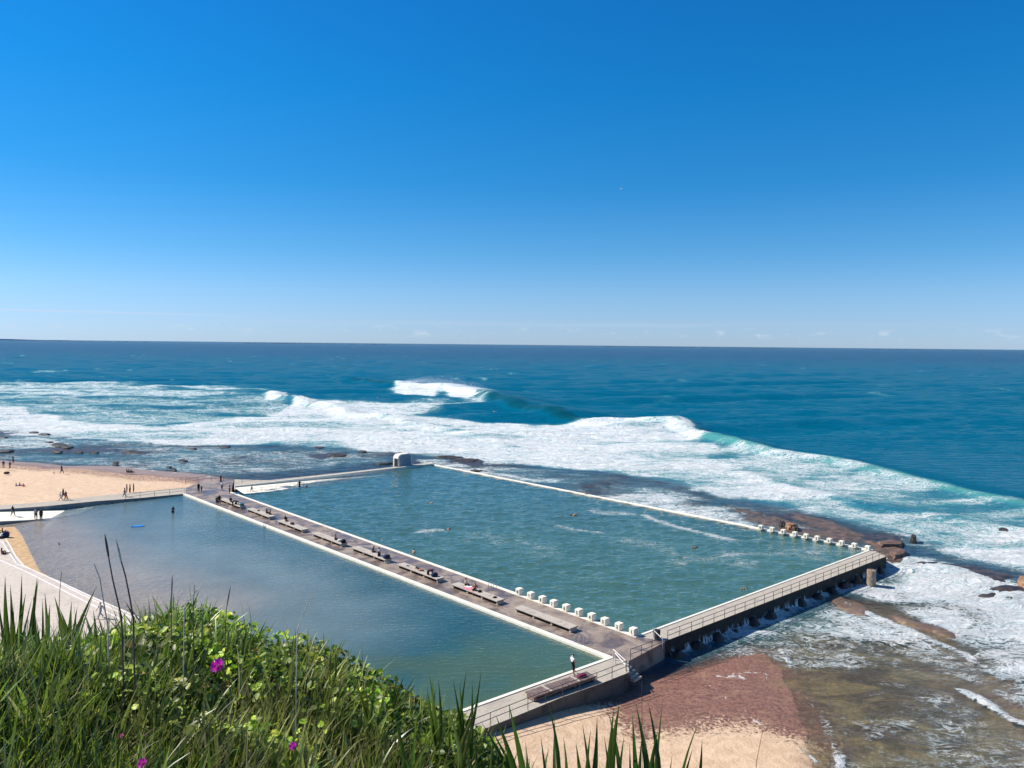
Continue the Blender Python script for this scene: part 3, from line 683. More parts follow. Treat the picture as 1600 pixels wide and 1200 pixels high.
mb = MB(); mb.prism([(q.x, q.y) for q in (E + nrm * .55, F + nrm * .55, F + nrm * 1.15, E + nrm * 1.15)], -1.9, -.16)
P(mb.build('underwater_ledge', M['white_conc']), prom)
mb = MB(); n2 = -nrm; inA = A - u * 0; mb.prism([(q.x, q.y) for q in (A, D, D - n2 * .40, A - n2 * .40)], DZ + .002, DZ + .06)
mb.prism([(q.x, q.y) for q in (A, D, D + n2 * .12, A + n2 * .12)], -1.9, DZ + .058)
P(mb.build('coping', M['white_conc']), prom)

def railing(name, pts, spacing, label, group=None, h=1.0, mat='steel', r=.032, cat='railing', pr=None, mid=True):
    """posts and two rails along pts (base points)"""
    root = empty(name, pts[0]); tag(root, label, cat, group); o0 = Vector(pts[0])
    P_ = [Vector(p) - o0 for p in pts]
    for k, z in enumerate((h, h * .52) if mid else (h,)):
        mb = MB(); mb.tube([p + Vector((0, 0, z)) for p in P_], r * .9, 6); mb.build('rail', M[mat], root)
    mp = MB(); mp.tube([(0, 0, 0), (0, 0, h)], r, 6); proto = None
    L = 0; segs = []
    for a, b in zip(P_[:-1], P_[1:]): segs.append((a, b, (b - a).length)); L += (b - a).length
    n = max(1, round(L / spacing))
    for i in range(n + 1):
        t = L * i / n
        for a, b, l in segs:
            if t <= l + 1e-6: pos = a + (b - a) * (t / l); break
            t -= l
        else: pos = P_[-1]
        if proto is None: proto = mp.build('post', M[mat], root); o = proto
        else: o = proto.copy(); col.objects.link(o); o.parent = root
        o.location = pos
    return root

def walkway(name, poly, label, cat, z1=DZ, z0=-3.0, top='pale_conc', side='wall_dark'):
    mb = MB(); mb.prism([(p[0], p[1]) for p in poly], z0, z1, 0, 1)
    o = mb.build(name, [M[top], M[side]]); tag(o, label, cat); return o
# right walkway A->B
Ro0 = at(1039, 1001.5, DZ); Ro1 = at(1385, 869, DZ); B2 = at(1366, 860, DZ)
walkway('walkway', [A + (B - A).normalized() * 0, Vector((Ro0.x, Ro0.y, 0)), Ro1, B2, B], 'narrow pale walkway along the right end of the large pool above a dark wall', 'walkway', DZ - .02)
mb = MB(); mb.prism([(q.x, q.y) for q in offset_strip(A + v * .2, B, .28, 1)], -1.9, DZ + .05)
tag(mb.build('pool_edge', M['white_conc']), 'white edge strip of the large pool below the right walkway', 'pool edge')
railing('railing', [at(1043, 1001, DZ), at(1200, 940.5, DZ), at(1383, 869.3, DZ)], 2.0, 'long two-bar railing on the outer edge of the right walkway', h=1.0)
# seaward wall B->C
dBC = (C - B).normalized(); nBC = Vector((-dBC.y, dBC.x, 0)); nBC = nBC if nBC.dot(A - B) < 0 else -nBC
mb = MB(); mb.prism([(q.x, q.y) for q in (B, C, C + nBC * .9, B + nBC * .9)], -2.8, .14)
tag(mb.build('sea_wall', M['white_conc'], bevel=.04), 'low white sea wall between the large pool and the reef', 'wall')
# far left walkway D->C
dDC = (C - D).normalized(); nDC = Vector((-dDC.y, dDC.x, 0)); nDC = nDC if nDC.dot(A - D) < 0 else -nDC
W0 = at(366, 762.5); 
wp = [W0, C, at(676, 723.6), at(551, 738.2), at(420, 752), F4]
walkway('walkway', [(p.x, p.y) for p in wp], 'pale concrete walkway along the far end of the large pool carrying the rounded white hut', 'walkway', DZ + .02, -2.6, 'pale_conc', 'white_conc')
mb = MB(); mb.prism([(q.x, q.y) for q in (W0, C, C - nDC * .35, W0 - nDC * .35)], -1.9, DZ + .28)
tag(mb.build('pool_edge', M['white_conc']), 'raised white edge strip of the large pool beside its shallow ramp', 'pool edge')
railing('railing', [at(378, 756.5, DZ), at(420, 751.6, DZ), at(551, 738.2, DZ), at(614, 729.2, DZ)], 4.2, 'dark railing on the far walkway left of the rounded hut', h=1.1)
railing('railing', [at(645, 727, DZ), at(676, 724.2, DZ)], 3.0, 'short dark railing right of the rounded hut', h=1.1)
railing('railing', [at(290, 757.5, DZ), at(322, 751.5, DZ), at(340, 751.5, DZ), at(366, 755, DZ)], 3.4, 'dark railing round the far left corner of the promenade', h=1.1)
# shallow ramp into the large pool
R0, R1, R2 = at(366, 764, .2), at(380, 773.5, .2), at(470, 762.5); R3 = at(560, 749.6); R4 = at(640, 734.5); 
mb = MB()
def rz(t): return DZ - .02 - t * .012
rp = []
inner = [at(366, 763.5), at(430, 756), at(500, 747.5), at(570, 739.6), at(640, 732)]
outer = [at(381, 773.2), at(430, 767.2), at(500, 757.8), at(570, 747.5), at(640, 737)]
zs = [DZ - .02, .02, -.15, -.5, -1.0]
for i in range(4):
    mb.face([(*outer[i].xy, zs[i]), (*outer[i + 1].xy, zs[i + 1]), (*inner[i + 1].xy, zs[i + 1]), (*inner[i].xy, zs[i])])
    mb.face([(*outer[i].xy, -1.9), (*outer[i + 1].xy, -1.9), (*outer[i + 1].xy, zs[i + 1]), (*outer[i].xy, zs[i])])
tag(mb.build('ramp', M['white_conc']), 'cream concrete ramp sloping into the large pool along its far end', 'ramp')
railing('railing', [at(386, 773, 0), at(430, 767.4, -.1), at(500, 758, -.3), at(548, 751, -.5)], 3.2, 'thin railing standing in the water along the cream ramp', h=1.05, r=.025)
# near left walkway beside the wading pool
K0 = at(957, 1030); K1 = at(983, 1050, DZ); K2 = at(940, 1067, DZ); K3 = at(875, 1090, DZ); K4 = at(785, 1127, DZ); K5 = at(690, 1165, DZ); K6 = at(660, 1137); 
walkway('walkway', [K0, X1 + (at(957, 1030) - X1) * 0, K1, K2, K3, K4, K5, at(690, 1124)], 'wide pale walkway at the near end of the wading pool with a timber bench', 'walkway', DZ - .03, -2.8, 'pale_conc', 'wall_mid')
mb = MB(); mb.prism([(q.x, q.y) for q in offset_strip(at(955, 1029), at(690, 1124), .35, 1)], -1.9, DZ + .04)
tag(mb.build('pool_edge', M['white_conc']), 'white edge strip of the wading pool beside the near walkway', 'pool edge')
railing('railing', [at(979, 1050, DZ), at(940, 1066, DZ), at(875, 1089, DZ), at(785, 1125.5, DZ), at(735, 1146, DZ)], 1.9, 'two-bar railing on the outer edge of the near walkway', h=1.0)
railing('railing', [at(985, 1031, DZ), at(1012, 1020.5, DZ), at(1034, 1011.5, DZ)], 1.7, 'short two-bar railing across the outer end of the promenade', h=1.0)

def stair(px0, px1, label, name='steps'):
    root = empty('steps', at(*px0, DZ)); tag(root, label, 'steps')
    return root
# handrail pairs over the steps down to the beach
def handrails(b1, b2, drop, label):
    p = at(*b1, DZ); q = at(*b2, DZ); o = empty('handrail', p); tag(o, label, 'handrail', 'white handrails over the beach steps')
    q = q - p; down = Vector((q.x, q.y, -drop)); 
    mb = MB(); mb.tube([(0, 0, 0), (0, 0, 1.0), Vector((0, 0, 1.0)) + down, down], .05, 8); mb.build('rail', M['white_rail'], o)
    return o
handrails((958, 1031), (977, 1040), .5, 'upper left white sloping handrail at the steps beside the near walkway')
handrails((961, 1037), (977, 1047), .5, 'lower left white sloping handrail at the steps beside the near walkway')
handrails((1022, 1001), (1035, 1006), .5, 'white sloping handrail at the start of the right walkway beside the black bin')
mb = MB()
for i in range(4):
    a = at(961 + i * 5, 1037 + i * 1.4, 0); mb.box((a.x + .25, a.y - .4, -.05 - i * .22), (1.3, 2.2, .2), R(48))
tag(mb.build('steps', M['pale_conc']), 'concrete steps going down between the promenade end and the near walkway', 'steps')
# black bin at the start of the right walkway
p = at(1026, 998, DZ); bn = empty('litter_bin', p, R(40)); tag(bn, 'black square bin at the start of the right walkway', 'bin')
mb = MB(); mb.box((0, 0, .42), (.5, .5, .84), taper=1.08); mb.build('body', M['black'], bn, bevel=.03)
mb = MB(); mb.box((0, 0, .87), (.58, .58, .06)); mb.build('lid', M['black'], bn, bevel=.015)

# ------------------------------------------------------------------ benches
def make_bench(L, w=1.2, h=.52, top='bench_conc'):
    root = empty('concrete_bench')
    mb = MB(); mb.box((0, 0, h - .07), (L, w, .14)); mb.build('seat', M[top], root, bevel=.03)
    for i in range(4):
        x = -L / 2 + .18 + (L - .36) * i / 3
        mb = MB(); a = x - .13; b = x + .13
        prof = [(-w / 2 + .02, h - .141), (-w * .36, .0), (w * .36, .0), (w / 2 - .02, h - .141)]
        mb.prism([(a, q[0]) for q in ()] or [(a, -w * .38), (b, -w * .38), (b, w * .38), (a, w * .38)], 0, h - .142)
        mb.build('support', M[top], root, bevel=.02)
    mb = MB(); mb.box((0, 0, h / 2 - .08), (L - .5, w * .30, h - .2)); mb.build('underseat_shade', M['wall_dark'], root)  # near-black box standing in for the shade in the hollow under the seat
    return root
BE = [((345, 779), (380, 791)), ((387, 794), (426, 807)), ((434, 813), (479, 827)), ((489, 832), (539, 849)), ((552, 854), (607, 874)), ((623, 880), (689, 904)), ((707, 911), (784, 938)), ((807, 947), (897, 981))]
ORD = ['farthest bench on the promenade, with a group of dark-clothed people round it', 'second bench from the far end, with two people seated at its right end', 'third bench from the far end, with one person leaning at its left end', 'fourth bench from the far end, with dark bags piled on its right end', 'fifth bench from the far end, with someone standing before it', 'bench with a person in maroon bending over its right end', 'bench with two sunbathers and pink towels on it', 'empty long bench nearest the white starting blocks']
BH = .52; bench_c = []
for i, ((a, b), lab) in enumerate(zip(BE, ORD)):
    p, q = at(*a, DZ + BH), at(*b, DZ + BH); c = (p + q) / 2; L = (q - p).length
    # straighten to the promenade axis
    o = make_bench(L * .97); o.location = (c.x, c.y, DZ); o.rotation_euler.z = math.atan2(u.y, u.x)
    cc = c + nrm * -.15; o.location = (cc.x, cc.y, DZ)
    tag(o, lab, 'bench', 'concrete benches along the promenade'); bench_c.append((cc, L))
p, q = at(828, 1084, DZ + BH), at(924, 1052, DZ + BH); c = (p + q) / 2
o = make_bench((q - p).length, 1.3, BH, 'timber'); o.location = (c.x, c.y, DZ - .03); o.rotation_euler.z = math.atan2((q - p).y, (q - p).x)
for k in (-1, 1):
    mb = MB(); mb.box((k * 1.6, 0, BH + .003), (.22, 1.2, .02)); mb.build('cross_strip', M['pale_conc'], o)
tag(o, 'long dark timber-topped bench on the near walkway beside the man in white', 'bench')

# ------------------------------------------------------------------ starting blocks with lane numbers
def digit_mesh(txt):
    cu = bpy.data.curves.new('numeral', 'FONT'); cu.body = txt; cu.size = .44; cu.align_x = 'CENTER'; cu.align_y = 'CENTER'; cu.extrude = .006; cu.offset = .012
    t = bpy.data.objects.new('numeral_source', cu); col.objects.link(t)
    dg = bpy.context.evaluated_depsgraph_get(); me = bpy.data.meshes.new_from_object(t.evaluated_get(dg)); bpy.data.objects.remove(t)
    me.name = 'numeral'; me.materials.clear(); me.materials.append(M['black']); return me
DIG = {i: digit_mesh(str(i)) for i in range(1, 11)}
def block(pos, rz, num, label, group, sz=.70, face=-1):
    root = empty('starting_block', pos, rz); tag(root, label, 'starting block', group)
    mb = MB(); mb.box((0, 0, sz / 2), (sz, sz, sz)); mb.build('body', M['white_conc'], root, bevel=.03)
    mb = MB(); mb.box((0, 0, sz + .012), (sz * .9, sz * .9, .024)); mb.build('top_pad', M['white_conc'], root)
    d = bpy.data.objects.new('numeral', DIG[num]); col.objects.link(d); d.parent = root
    d.location = (0, face * (sz / 2 + .012), sz * .52); d.rotation_euler = (R(90), 0, 0 if face < 0 else math.pi)
    d.scale = (.72 if num == 10 else 1, 1, 1)
    return root
ang = math.atan2(-u.y, -u.x)        # local +x runs along the edge towards A, local -y faces the promenade
NB = [(804.5, 930.5), (822.5, 937), (840.5, 943.5), (859, 949.5), (878.5, 956.5), (898.5, 963.5), (919, 970.5), (940.5, 977.5), (962.5, 985.5), (985, 993.5)]
NW = ['ten', 'nine', 'eight', 'seven', 'six', 'five', 'four', 'three', 'two', 'one']
for i, (px, py) in enumerate(NB):
    p = at(px, py, DZ + .06); p2 = A + u * ((p - A).dot(u)) + n2 * -.02; num = 10 - i
    block((p2.x, p2.y, DZ + .05), ang, num, 'white cube starting block numbered %d on the promenade edge of the large pool' % num, 'white starting blocks on the promenade edge')
angs = math.atan2((B - C).y, (B - C).x)
FBX = [1187, 1204.5, 1222, 1240, 1257.5, 1275, 1294, 1313, 1333, 1354]
for i, px in enumerate(FBX):
    t = (px - 676) / (1361 - 676); py = 727 + (862 - 727) * t; p = at(px, py, .14); num = 10 - i
    w_ = p + nBC * .42
    block((w_.x, w_.y, .13), angs, num, 'white cube starting block numbered %d on the low sea wall beside the reef' % num, 'white starting blocks on the sea wall', .66)

# ------------------------------------------------------------------ pool ladders
def ladder(px, py, rz, label, z=DZ):
    p = at(px, py, z); root = empty('pool_ladder', p, rz); tag(root, label, 'ladder', 'steel pool ladders')
    for s in (-.28, .28):
        mb = MB(); mb.tube([(s, .55, 0), (s, .55, .75), (s, .35, .92), (s, 0, .9), (s, -.22, .6), (s, -.24, -1.1)], .028, 6); mb.build('rail', M['chrome'], root)
    for k in range(4):
        mb = MB(); mb.box((0, -.24, -.1 - k * .28), (.56, .1, .04)); mb.build('rung', M['chrome'], root)
    return root
ak = math.atan2(-dirEF.y, -dirEF.x)
for px, py, lab in ((415, 821, 'thin steel ladder on the wading pool side level with the third bench'), (602, 889, 'steel ladder on the wading pool side between the fifth and sixth benches'), (903, 1006, 'steel ladder on the wading pool side nearest the steps')):
    ladder(px, py, ak, lab)
for px, py, lab in ((509, 828, 'thin steel ladder on the large pool side behind the fourth bench'), (771, 921, 'steel ladder on the large pool side left of the starting blocks')):
    ladder(px, py, ak + math.pi, lab)

# ------------------------------------------------------------------ rounded pump hut
c = at(629, 728, DZ); hut = empty('pump_hut', c, math.atan2(dDC.y, dDC.x)); tag(hut, 'rounded white concrete hut with a dark doorway standing on the far walkway', 'hut')
mb = MB(); w, h, dp = 2.15, 3.0, 1.0; prof = []
prof += [(-w, 0), (-w, h - 1.1)]
for k in range(1, 7): a = math.pi - k * math.pi / 2 / 7; prof.append((-w + 1.1 + 1.1 * math.cos(a), h - 1.1 + 1.1 * math.sin(a)))
prof += [(-w + 1.1, h), (w - .9, h)]
for k in range(1, 7): a = math.pi / 2 - k * math.pi / 2 / 7; prof.append((w - .9 + .9 * math.cos(a), h - .9 + .9 * math.sin(a)))
prof += [(w, h - .9), (w, 0)]
n = len(prof); b = len(mb.v)
for yy in (-dp, dp):
    for x, z_ in prof: mb.v.append((x, yy, z_))
for i in range(n):
    j = (i + 1) % n; mb.f.append((i, n + i, n + j, j)); mb.m.append(0)
mb.f.append(tuple(range(n))); mb.m.append(0); mb.f.append(tuple(range(2 * n - 1, n - 1, -1))); mb.m.append(0)
mb.build('shell', M['white_conc'], hut, bevel=.12)
mb = MB(); mb.prism([(x * .82, z_ * .86 + .22) for x, z_ in prof], 0, .05)
o = mb.build('front_panel', concrete('front_shade_render', (.27, .33, .39), (.20, .25, .30), .4, .9), hut); o.rotation_euler = (R(90), 0, 0); o.location = (0, -dp + .02, 0)  # blue-grey shade of the hut front painted into the panel colour
mb = MB(); mb.box((-w - .01, -.2, 1.0), (.08, 1.2, 2.0)); mb.build('doorway', M['black'], hut)
mb = MB(); mb.box((0, 0, .06), (2 * w + .5, 2 * dp + .4, .12)); mb.build('plinth', M['wall_grey'], hut)

# ------------------------------------------------------------------ left side: curving sea path, entry ramp, terrace
TopZ = 0.85
path_out = [(-300, 800), (0, 789.5), (75, 784), (150, 775), (220, 768.5), (290, 761.5)]
path_in = [(-300, 812), (0, 796), (75, 790.5), (150, 783), (220, 778), (285, 771.5)]
zt_ = [TopZ, TopZ, TopZ * .95, TopZ * .75, .45, DZ + .02]
mb = MB(); po = [at(a, b, z_) for (a, b), z_ in zip(path_out, zt_)]; pi_ = [at(a, b, z_) for (a, b), z_ in zip(path_in, zt_)]
pi_[-1] = Vector((F.x, F.y, DZ + .02))
for i in range(5):
    mb.face([pi_[i], pi_[i + 1], po[i + 1], po[i]], 0)
    mb.face([(*pi_[i].xy, -1.5), (*pi_[i + 1].xy, -1.5), pi_[i + 1], pi_[i]], 1)
    mb.face([(*po[i + 1].xy, -2), (*po[i].xy, -2), po[i], po[i + 1]], 1)
tag(mb.build('seaside_path', [M['pale_conc'], M['wall_grey']]), 'pale concrete path sloping down to the promenade between beach and wading pool', 'path')
railing('railing', [at(196, 781.5, .5), at(235, 776, .4), at(288, 771, DZ)], 3.0, 'dark railing on the sloping path between the sand and the wading pool', h=1.0)
# white entry ramp
mb = MB(); ru = [(-300, 813), (0, 800), (60, 798.5), (108, 797.5), (150, 791)]; rl = [(-300, 820), (0, 814.5), (45, 812.5), (86, 809), (125, 803)]; rzz = [.75, .55, .22, -.04, -.3]
U = [at(a, b, z_) for (a, b), z_ in zip(ru, rzz)]; Lw = [at(a, b, z_) for (a, b), z_ in zip(rl, rzz)]
for i in range(4):
    mb.face([Lw[i], Lw[i + 1], U[i + 1], U[i]], 0); mb.face([(*Lw[i].xy, -1), (*Lw[i + 1].xy, -1), Lw[i + 1], Lw[i]], 1)
tag(mb.build('entry_ramp', [M['white_conc'], M['wall_grey']]), 'white concrete ramp entering the wading pool from the left', 'ramp')
# terrace on the left: three low paved levels with white nosings
inner_t = [(-40, 826), (8, 824), (12, 850), (25, 880), (48, 903), (92, 908), (140, 931), (200, 958), (262, 985), (330, 1017), (420, 1058)]
def terr(outer_px, z1, name, label):
    pp = [at(a, b, z1) for a, b in outer_px + [(560, 1128), (690, 1140), (700, 1168)]]; back = [Vector((-12, 30, z1)), Vector((-140, 40, z1)), Vector((-140, 118, z1))]
    mb = MB(); mb.prism([(p.x, p.y) for p in pp + back], -1.2, z1)
    o = mb.build(name, M['terrace']); tag(o, label, 'terrace')
    mb = MB(); 
    for a, b in zip(pp[:-1], pp[1:]):
        d = (b - a).normalized(); nn = Vector((-d.y, d.x, 0)) * .16; mb.prism([(q.x, q.y) for q in (a - d * .02, b + d * .02, b + d * .02 + nn, a - d * .02 + nn)], z1 - .1, z1 + .012)
    k = mb.build('nosing', M['white_rail'], o); return o
terr([(-30, 826), (5, 838), (14, 852), (24, 870), (36, 884), (60, 896), (92, 909), (140, 931.5), (200, 958), (262, 986), (330, 1017), (420, 1058)], .12, 'terrace', 'lowest pale paved level bordering the sand of the wading pool')
terr([(-60, 830), (-8, 845), (3, 847), (14, 864), (25, 881), (48, 890), (75, 902), (110, 921), (150, 940.5), (215, 970), (300, 1010), (400, 1058)], .30, 'terrace', 'middle pale paved level with a white nosing above the wading pool')
terr([(-60, 852), (0, 876), (37, 892), (80, 914), (130, 939), (190, 969), (260, 1003), (380, 1060)], .46, 'terrace', 'upper pale paved level with a white nosing nearest the hillside')

# ------------------------------------------------------------------ pillar, rescue pole, ledge water
p = at(1361, 917, -2.0); pl = empty('concrete_pillar', p); tag(pl, 'stout rust-stained round concrete pillar standing in the foam off the right walkway', 'pillar')
mb = MB(); rr = [.60, .62, .58, .57, .56, .56]; mb.tube([(0, 0, z_) for z_ in (-.6, .1, .7, 1.3, 1.9, 2.25)], rr, 20)
for i in range(len(mb.v)):
    x, y, z_ = mb.v[i]; k = 1 + .05 * math.sin(3 * math.atan2(y, x) + z_ * 3) + random.uniform(-.015, .015); mb.v[i] = (x * k, y * k, z_)
mb.build('shaft', M['pillar'], pl, smooth=False)
for k in range(5):
    a = k * 1.3 + .4; mb = MB(); mb.tube([(.3 * math.cos(a), .3 * math.sin(a), 2.2), (.34 * math.cos(a), .3 * math.sin(a), 2.45 + .06 * (k % 2))], .035, 6); mb.build('bolt', M['steel'], pl)
p = at(345.5, 763, DZ); rp_ = empty('signal_pole', p); tag(rp_, 'tall white pole with a dark red rescue board at the far end of the promenade', 'pole')
mb = MB(); mb.tube([(0, 0, 0), (0, 0, 4.7)], [.07, .045], 8); mb.build('pole', M['white_rail'], rp_)
mb = MB(); mb.box((0, -.1, 1.95), (.34, .08, 1.3)); mb.build('rescue_board', simple('dark_red_board', (.22, .035, .03), .6), rp_, bevel=.03)
mb = MB(); mb.box((.18, 0, 4.5), (.36, .03, .3)); mb.build('sign', M['white_rail'], rp_)

# falls of overflow water down the outer wall of the right walkway
def cascade_mat():
    t = NT('falling_water'); n = t.noise(2.5, 5, .65, t.obj((1.6, 1.6, .16)))
    c = t.node('ShaderNodeBsdfDiffuse', {'Color': (.80, .85, .88, 1)}).outputs[0]; tr = t.node('ShaderNodeBsdfTransparent').outputs[0]
    return t.done(t.node('ShaderNodeMixShader', {0: t.math('MULTIPLY', t.ramp(n, .40, .62), t.ramp(t.node('ShaderNodeSeparateXYZ', {'Vector': t.obj()}).outputs[2], -.45, -1.5)), 1: tr, 2: c}).outputs[0])
M['fall'] = cascade_mat()
O0, O1 = Vector((Ro0.x, Ro0.y, 0)), Vector((Ro1.x, Ro1.y, 0)); dO = (O1 - O0).normalized(); nO = Vector((dO.y, -dO.x, 0)); LO = (O1 - O0).length
mb = MB()
for k in range(20):
    s0 = LO * (.03 + .94 * (k + random.uniform(-.3, .3)) / 19.5); wd_ = random.uniform(.5, 1.9); top_ = random.uniform(-.9, -.25)
    rowsF = []
    for j in range(7):
        t = j / 6; zf = top_ + (-2.15 - top_) * t; outw = .04 + .55 * t * t + random.uniform(0, .06); ww = wd_ * (1 + .9 * t)
        rowsF.append([O0 + dO * (s0 + ww * e) + nO * (outw + .08 * math.sin(e * 9 + k)) + Vector((0, 0, zf)) for e in (-.5, -.25, 0, .25, .5)])
    for j in range(6):
        for e in range(4): mb.face([rowsF[j][e], rowsF[j][e + 1], rowsF[j + 1][e + 1], rowsF[j + 1][e]])
tag(mb.build('water', M['fall'], smooth=True), kind='structure')
# dark weedy footing of that wall: uneven boulders of reef rock

# ------------------------------------------------------------------ rocks
def rock_mat(name, a, b):
    t = NT(name); n = t.noise(1.4, 6, .65); f = t.noise(9, 4, .6); l = t.noise(1.2, 4, .6, t.obj((1, 1, 9)))
    c = t.mix(t.ramp(n, .35, .65), a, b); c = t.mix(t.math('MULTIPLY', t.ramp(l, .5, .7), .5), c, tuple(q * .5 for q in a))
    return t.done(t.pbr(c, .6, t.bump(f, .05, .8), .4))
M['rock'] = rock_mat('wet_brown_rock', (.10, .06, .045), (.21, .125, .085)); M['rock_dark'] = rock_mat('wet_dark_rock', (.018, .016, .017), (.060, .046, .040)); M['rock_orange'] = rock_mat('orange_rock', (.25, .13, .07), (.36, .21, .12))
def rock(pxpoly, level, h, label, mat='rock', sub=3, grp=None, cat='rock'):
    P_ = [at(a, b, level) for a, b in pxpoly]; c = sum(P_, Vector()) / len(P_)
    n0 = len(P_); ring = []
    for i in range(n0):        # subdivide the outline with jitter
        a, b = P_[i], P_[(i + 1) % n0]
        for k in range(sub):
            q = a + (b - a) * (k / sub); L = (b - a).length
            ring.append((q - c) * (1 + random.uniform(-.10, .10)))
    v_, f_ = [], []; n = len(ring); tilt = Vector((random.uniform(-.06, .06), random.uniform(-.06, .06)))
    lay = [(1.08, -.9), (1.04, .30 * h), (.98, .55 * h), (.93, .60 * h), (.90, .93 * h), (.72, 1.0 * h), (.40, 1.05 * h)]
    for s_, z_ in lay:
        for i, q in enumerate(ring):
            j = 1 + .05 * math.sin(i * 2.1 + z_ * 7) + random.uniform(-.03, .03)
            v_.append((q.x * s_ * j, q.y * s_ * j, z_ + (q.x * tilt.x + q.y * tilt.y) * (z_ > 0) + random.uniform(-.05, .05) * h))
    v_.append((0, 0, h * 1.04)); m = len(lay)
    for r in range(m - 1):
        for i in range(n): f_.append((r * n + i, r * n + (i + 1) % n, (r + 1) * n + (i + 1) % n, (r + 1) * n + i))
    for i in range(n): f_.append(((m - 1) * n + i, (m - 1) * n + (i + 1) % n, len(v_) - 1))
    me = bpy.data.meshes.new('rock'); me.from_pydata(v_, [], f_); me.materials.append(M[mat]); me.update()
    bm = bmesh.new(); bm.from_mesh(me); bmesh.ops.recalc_face_normals(bm, faces=bm.faces); bm.to_mesh(me); bm.free()
    o = bpy.data.objects.new('rock', me); col.objects.link(o); o.location = c; return tag(o, label, cat, grp)
def blob(cx, cy, w, hgt):     # pixel outline of a rough lozenge
    return [(cx - w, cy), (cx - w * .5, cy - hgt), (cx + w * .45, cy - hgt * .9), (cx + w, cy - hgt * .1), (cx + w * .55, cy + hgt), (cx - w * .4, cy + hgt * .8)]
RK = 'rocks on the reef'
rock(blob(1236, 826, 9, 2.6), -.9, .9, 'jagged brown rock right behind the starting blocks on the sea wall', 'rock_orange')
rock(blob(1222, 822, 5, 1.8), -.9, .8, 'small dark rock stump left of the jagged brown rock', 'rock_dark')
rock(blob(1244, 829, 4, 1.6), -.9, .7, 'low orange rock at the right foot of the jagged brown rock', 'rock_dark')
rock(blob(1427, 847, 4.5, 2.0), -.9, 1.1, 'upright dark rock standing alone in white water beyond the walkway corner', 'rock_dark')
rock([(1372, 851), (1395, 847), (1411, 850), (1408, 855), (1392, 856), (1378, 857)], -.9, .55, 'flat brown ledge with a black undercut just behind the walkway corner', 'rock')
rock([(1388, 868), (1404, 862), (1419, 868), (1412, 874), (1398, 876)], -1.2, .8, 'square brown ledge block at the end of the walkway corner', 'rock')
rock([(1429, 890), (1440, 884), (1470, 882), (1490, 888), (1480, 900), (1452, 897)], -1.9, .55, 'broad red-brown slab lying in the foam right of the pillar', 'rock')
rock([(1478, 898), (1488, 892), (1504, 896), (1500, 901), (1486, 902)], -1.9, .55, 'smaller red-brown slab touching the right end of the broad slab', 'rock')
rock([(1505, 899), (1535, 902), (1549, 910), (1530, 909)], -1.9, .35, 'thin dark rock strip trailing right from the red-brown slabs', 'rock_dark')
rock([(1588, 918), (1592, 908), (1612, 908), (1615, 924), (1600, 926)], -1.6, 1.0, 'orange boulder cut by the right edge of the view', 'rock_orange')
rock([(1565, 826), (1575, 829), (1574, 833), (1560, 831)], -.9, .5, 'small dark rock breaking the white water far to the right', 'rock_dark')
for (cx, cy, w, h_, lab) in ((3, 684.5, 9, 1.6, 'dark rock sliver at the left edge amid white foam'), (53, 676, 7, 1.2, 'thin dark rock in the foam, farthest of those above the beach'), (69, 679.5, 9, 1.3, 'thin slanting dark rock just right of the farthest one'), (7, 705.5, 14, 1.5, 'long low dark rock at the left edge beside blue water'),
        (76, 692, 8, 1.6, 'upper left slab of the dark rock cluster off the beach'), (92, 696, 12, 2.4, 'middle slab of the dark rock cluster off the beach'), (104, 699, 10, 3.2, 'biggest and darkest slab of the rock cluster off the beach'), (90, 706, 8, 2.6, 'nearest slab of the dark rock cluster off the beach'), (124, 707.5, 6, 1.2, 'flat rock just right of the dark rock cluster'), (147, 708, 8, 1.1, 'flat dark rock between the cluster and the long ledge'),
        (208, 707.5, 15, 1.8, 'long dark ledge with foam at its right end off the beach'), (286, 721, 7, 1.7, 'dark rock in blue water left of the white pole'), (181, 724, 4.5, 1.2, 'small dark rock above the beach waterline'), (180.5, 727, 4, 1.1, 'small rock at the beach waterline just below another'), (264, 731, 4, 1.3, 'left one of two small rocks on the wet sand near the promenade'), (271.5, 735, 4, 1.3, 'right one of two small rocks on the wet sand near the promenade'),
        (352, 699, 8, 1.3, 'dark rock at the lower edge of the surf above the white pole'), (527, 712.5, 14, 1.6, 'long slanting dark ledge left of the rounded hut'), (498, 700.5, 9, 1.3, 'dark rock at the surf edge above the slanting ledge'), (567, 706.5, 6, 1.2, 'small dark rock at the surf edge left of the rounded hut'), (598, 725.5, 14, 1.2, 'thin dark ledge touching the far walkway left of the hut'),
        (700, 715.5, 22, 1.6, 'long dark ledge right of the rounded hut'), (728, 720, 20, 2.0, 'broad dark ledge behind the far corner of the large pool'), (744, 736.5, 9, 1.1, 'small brown rock by the sea wall near the far corner'), (302, 702, 6, 1.0, 'faint small rock in the blue shallows above the promenade corner')):
    rock(blob(cx, cy, w, h_), -.95, .34 if w > 5 else .4, lab, 'rock_dark', 2)
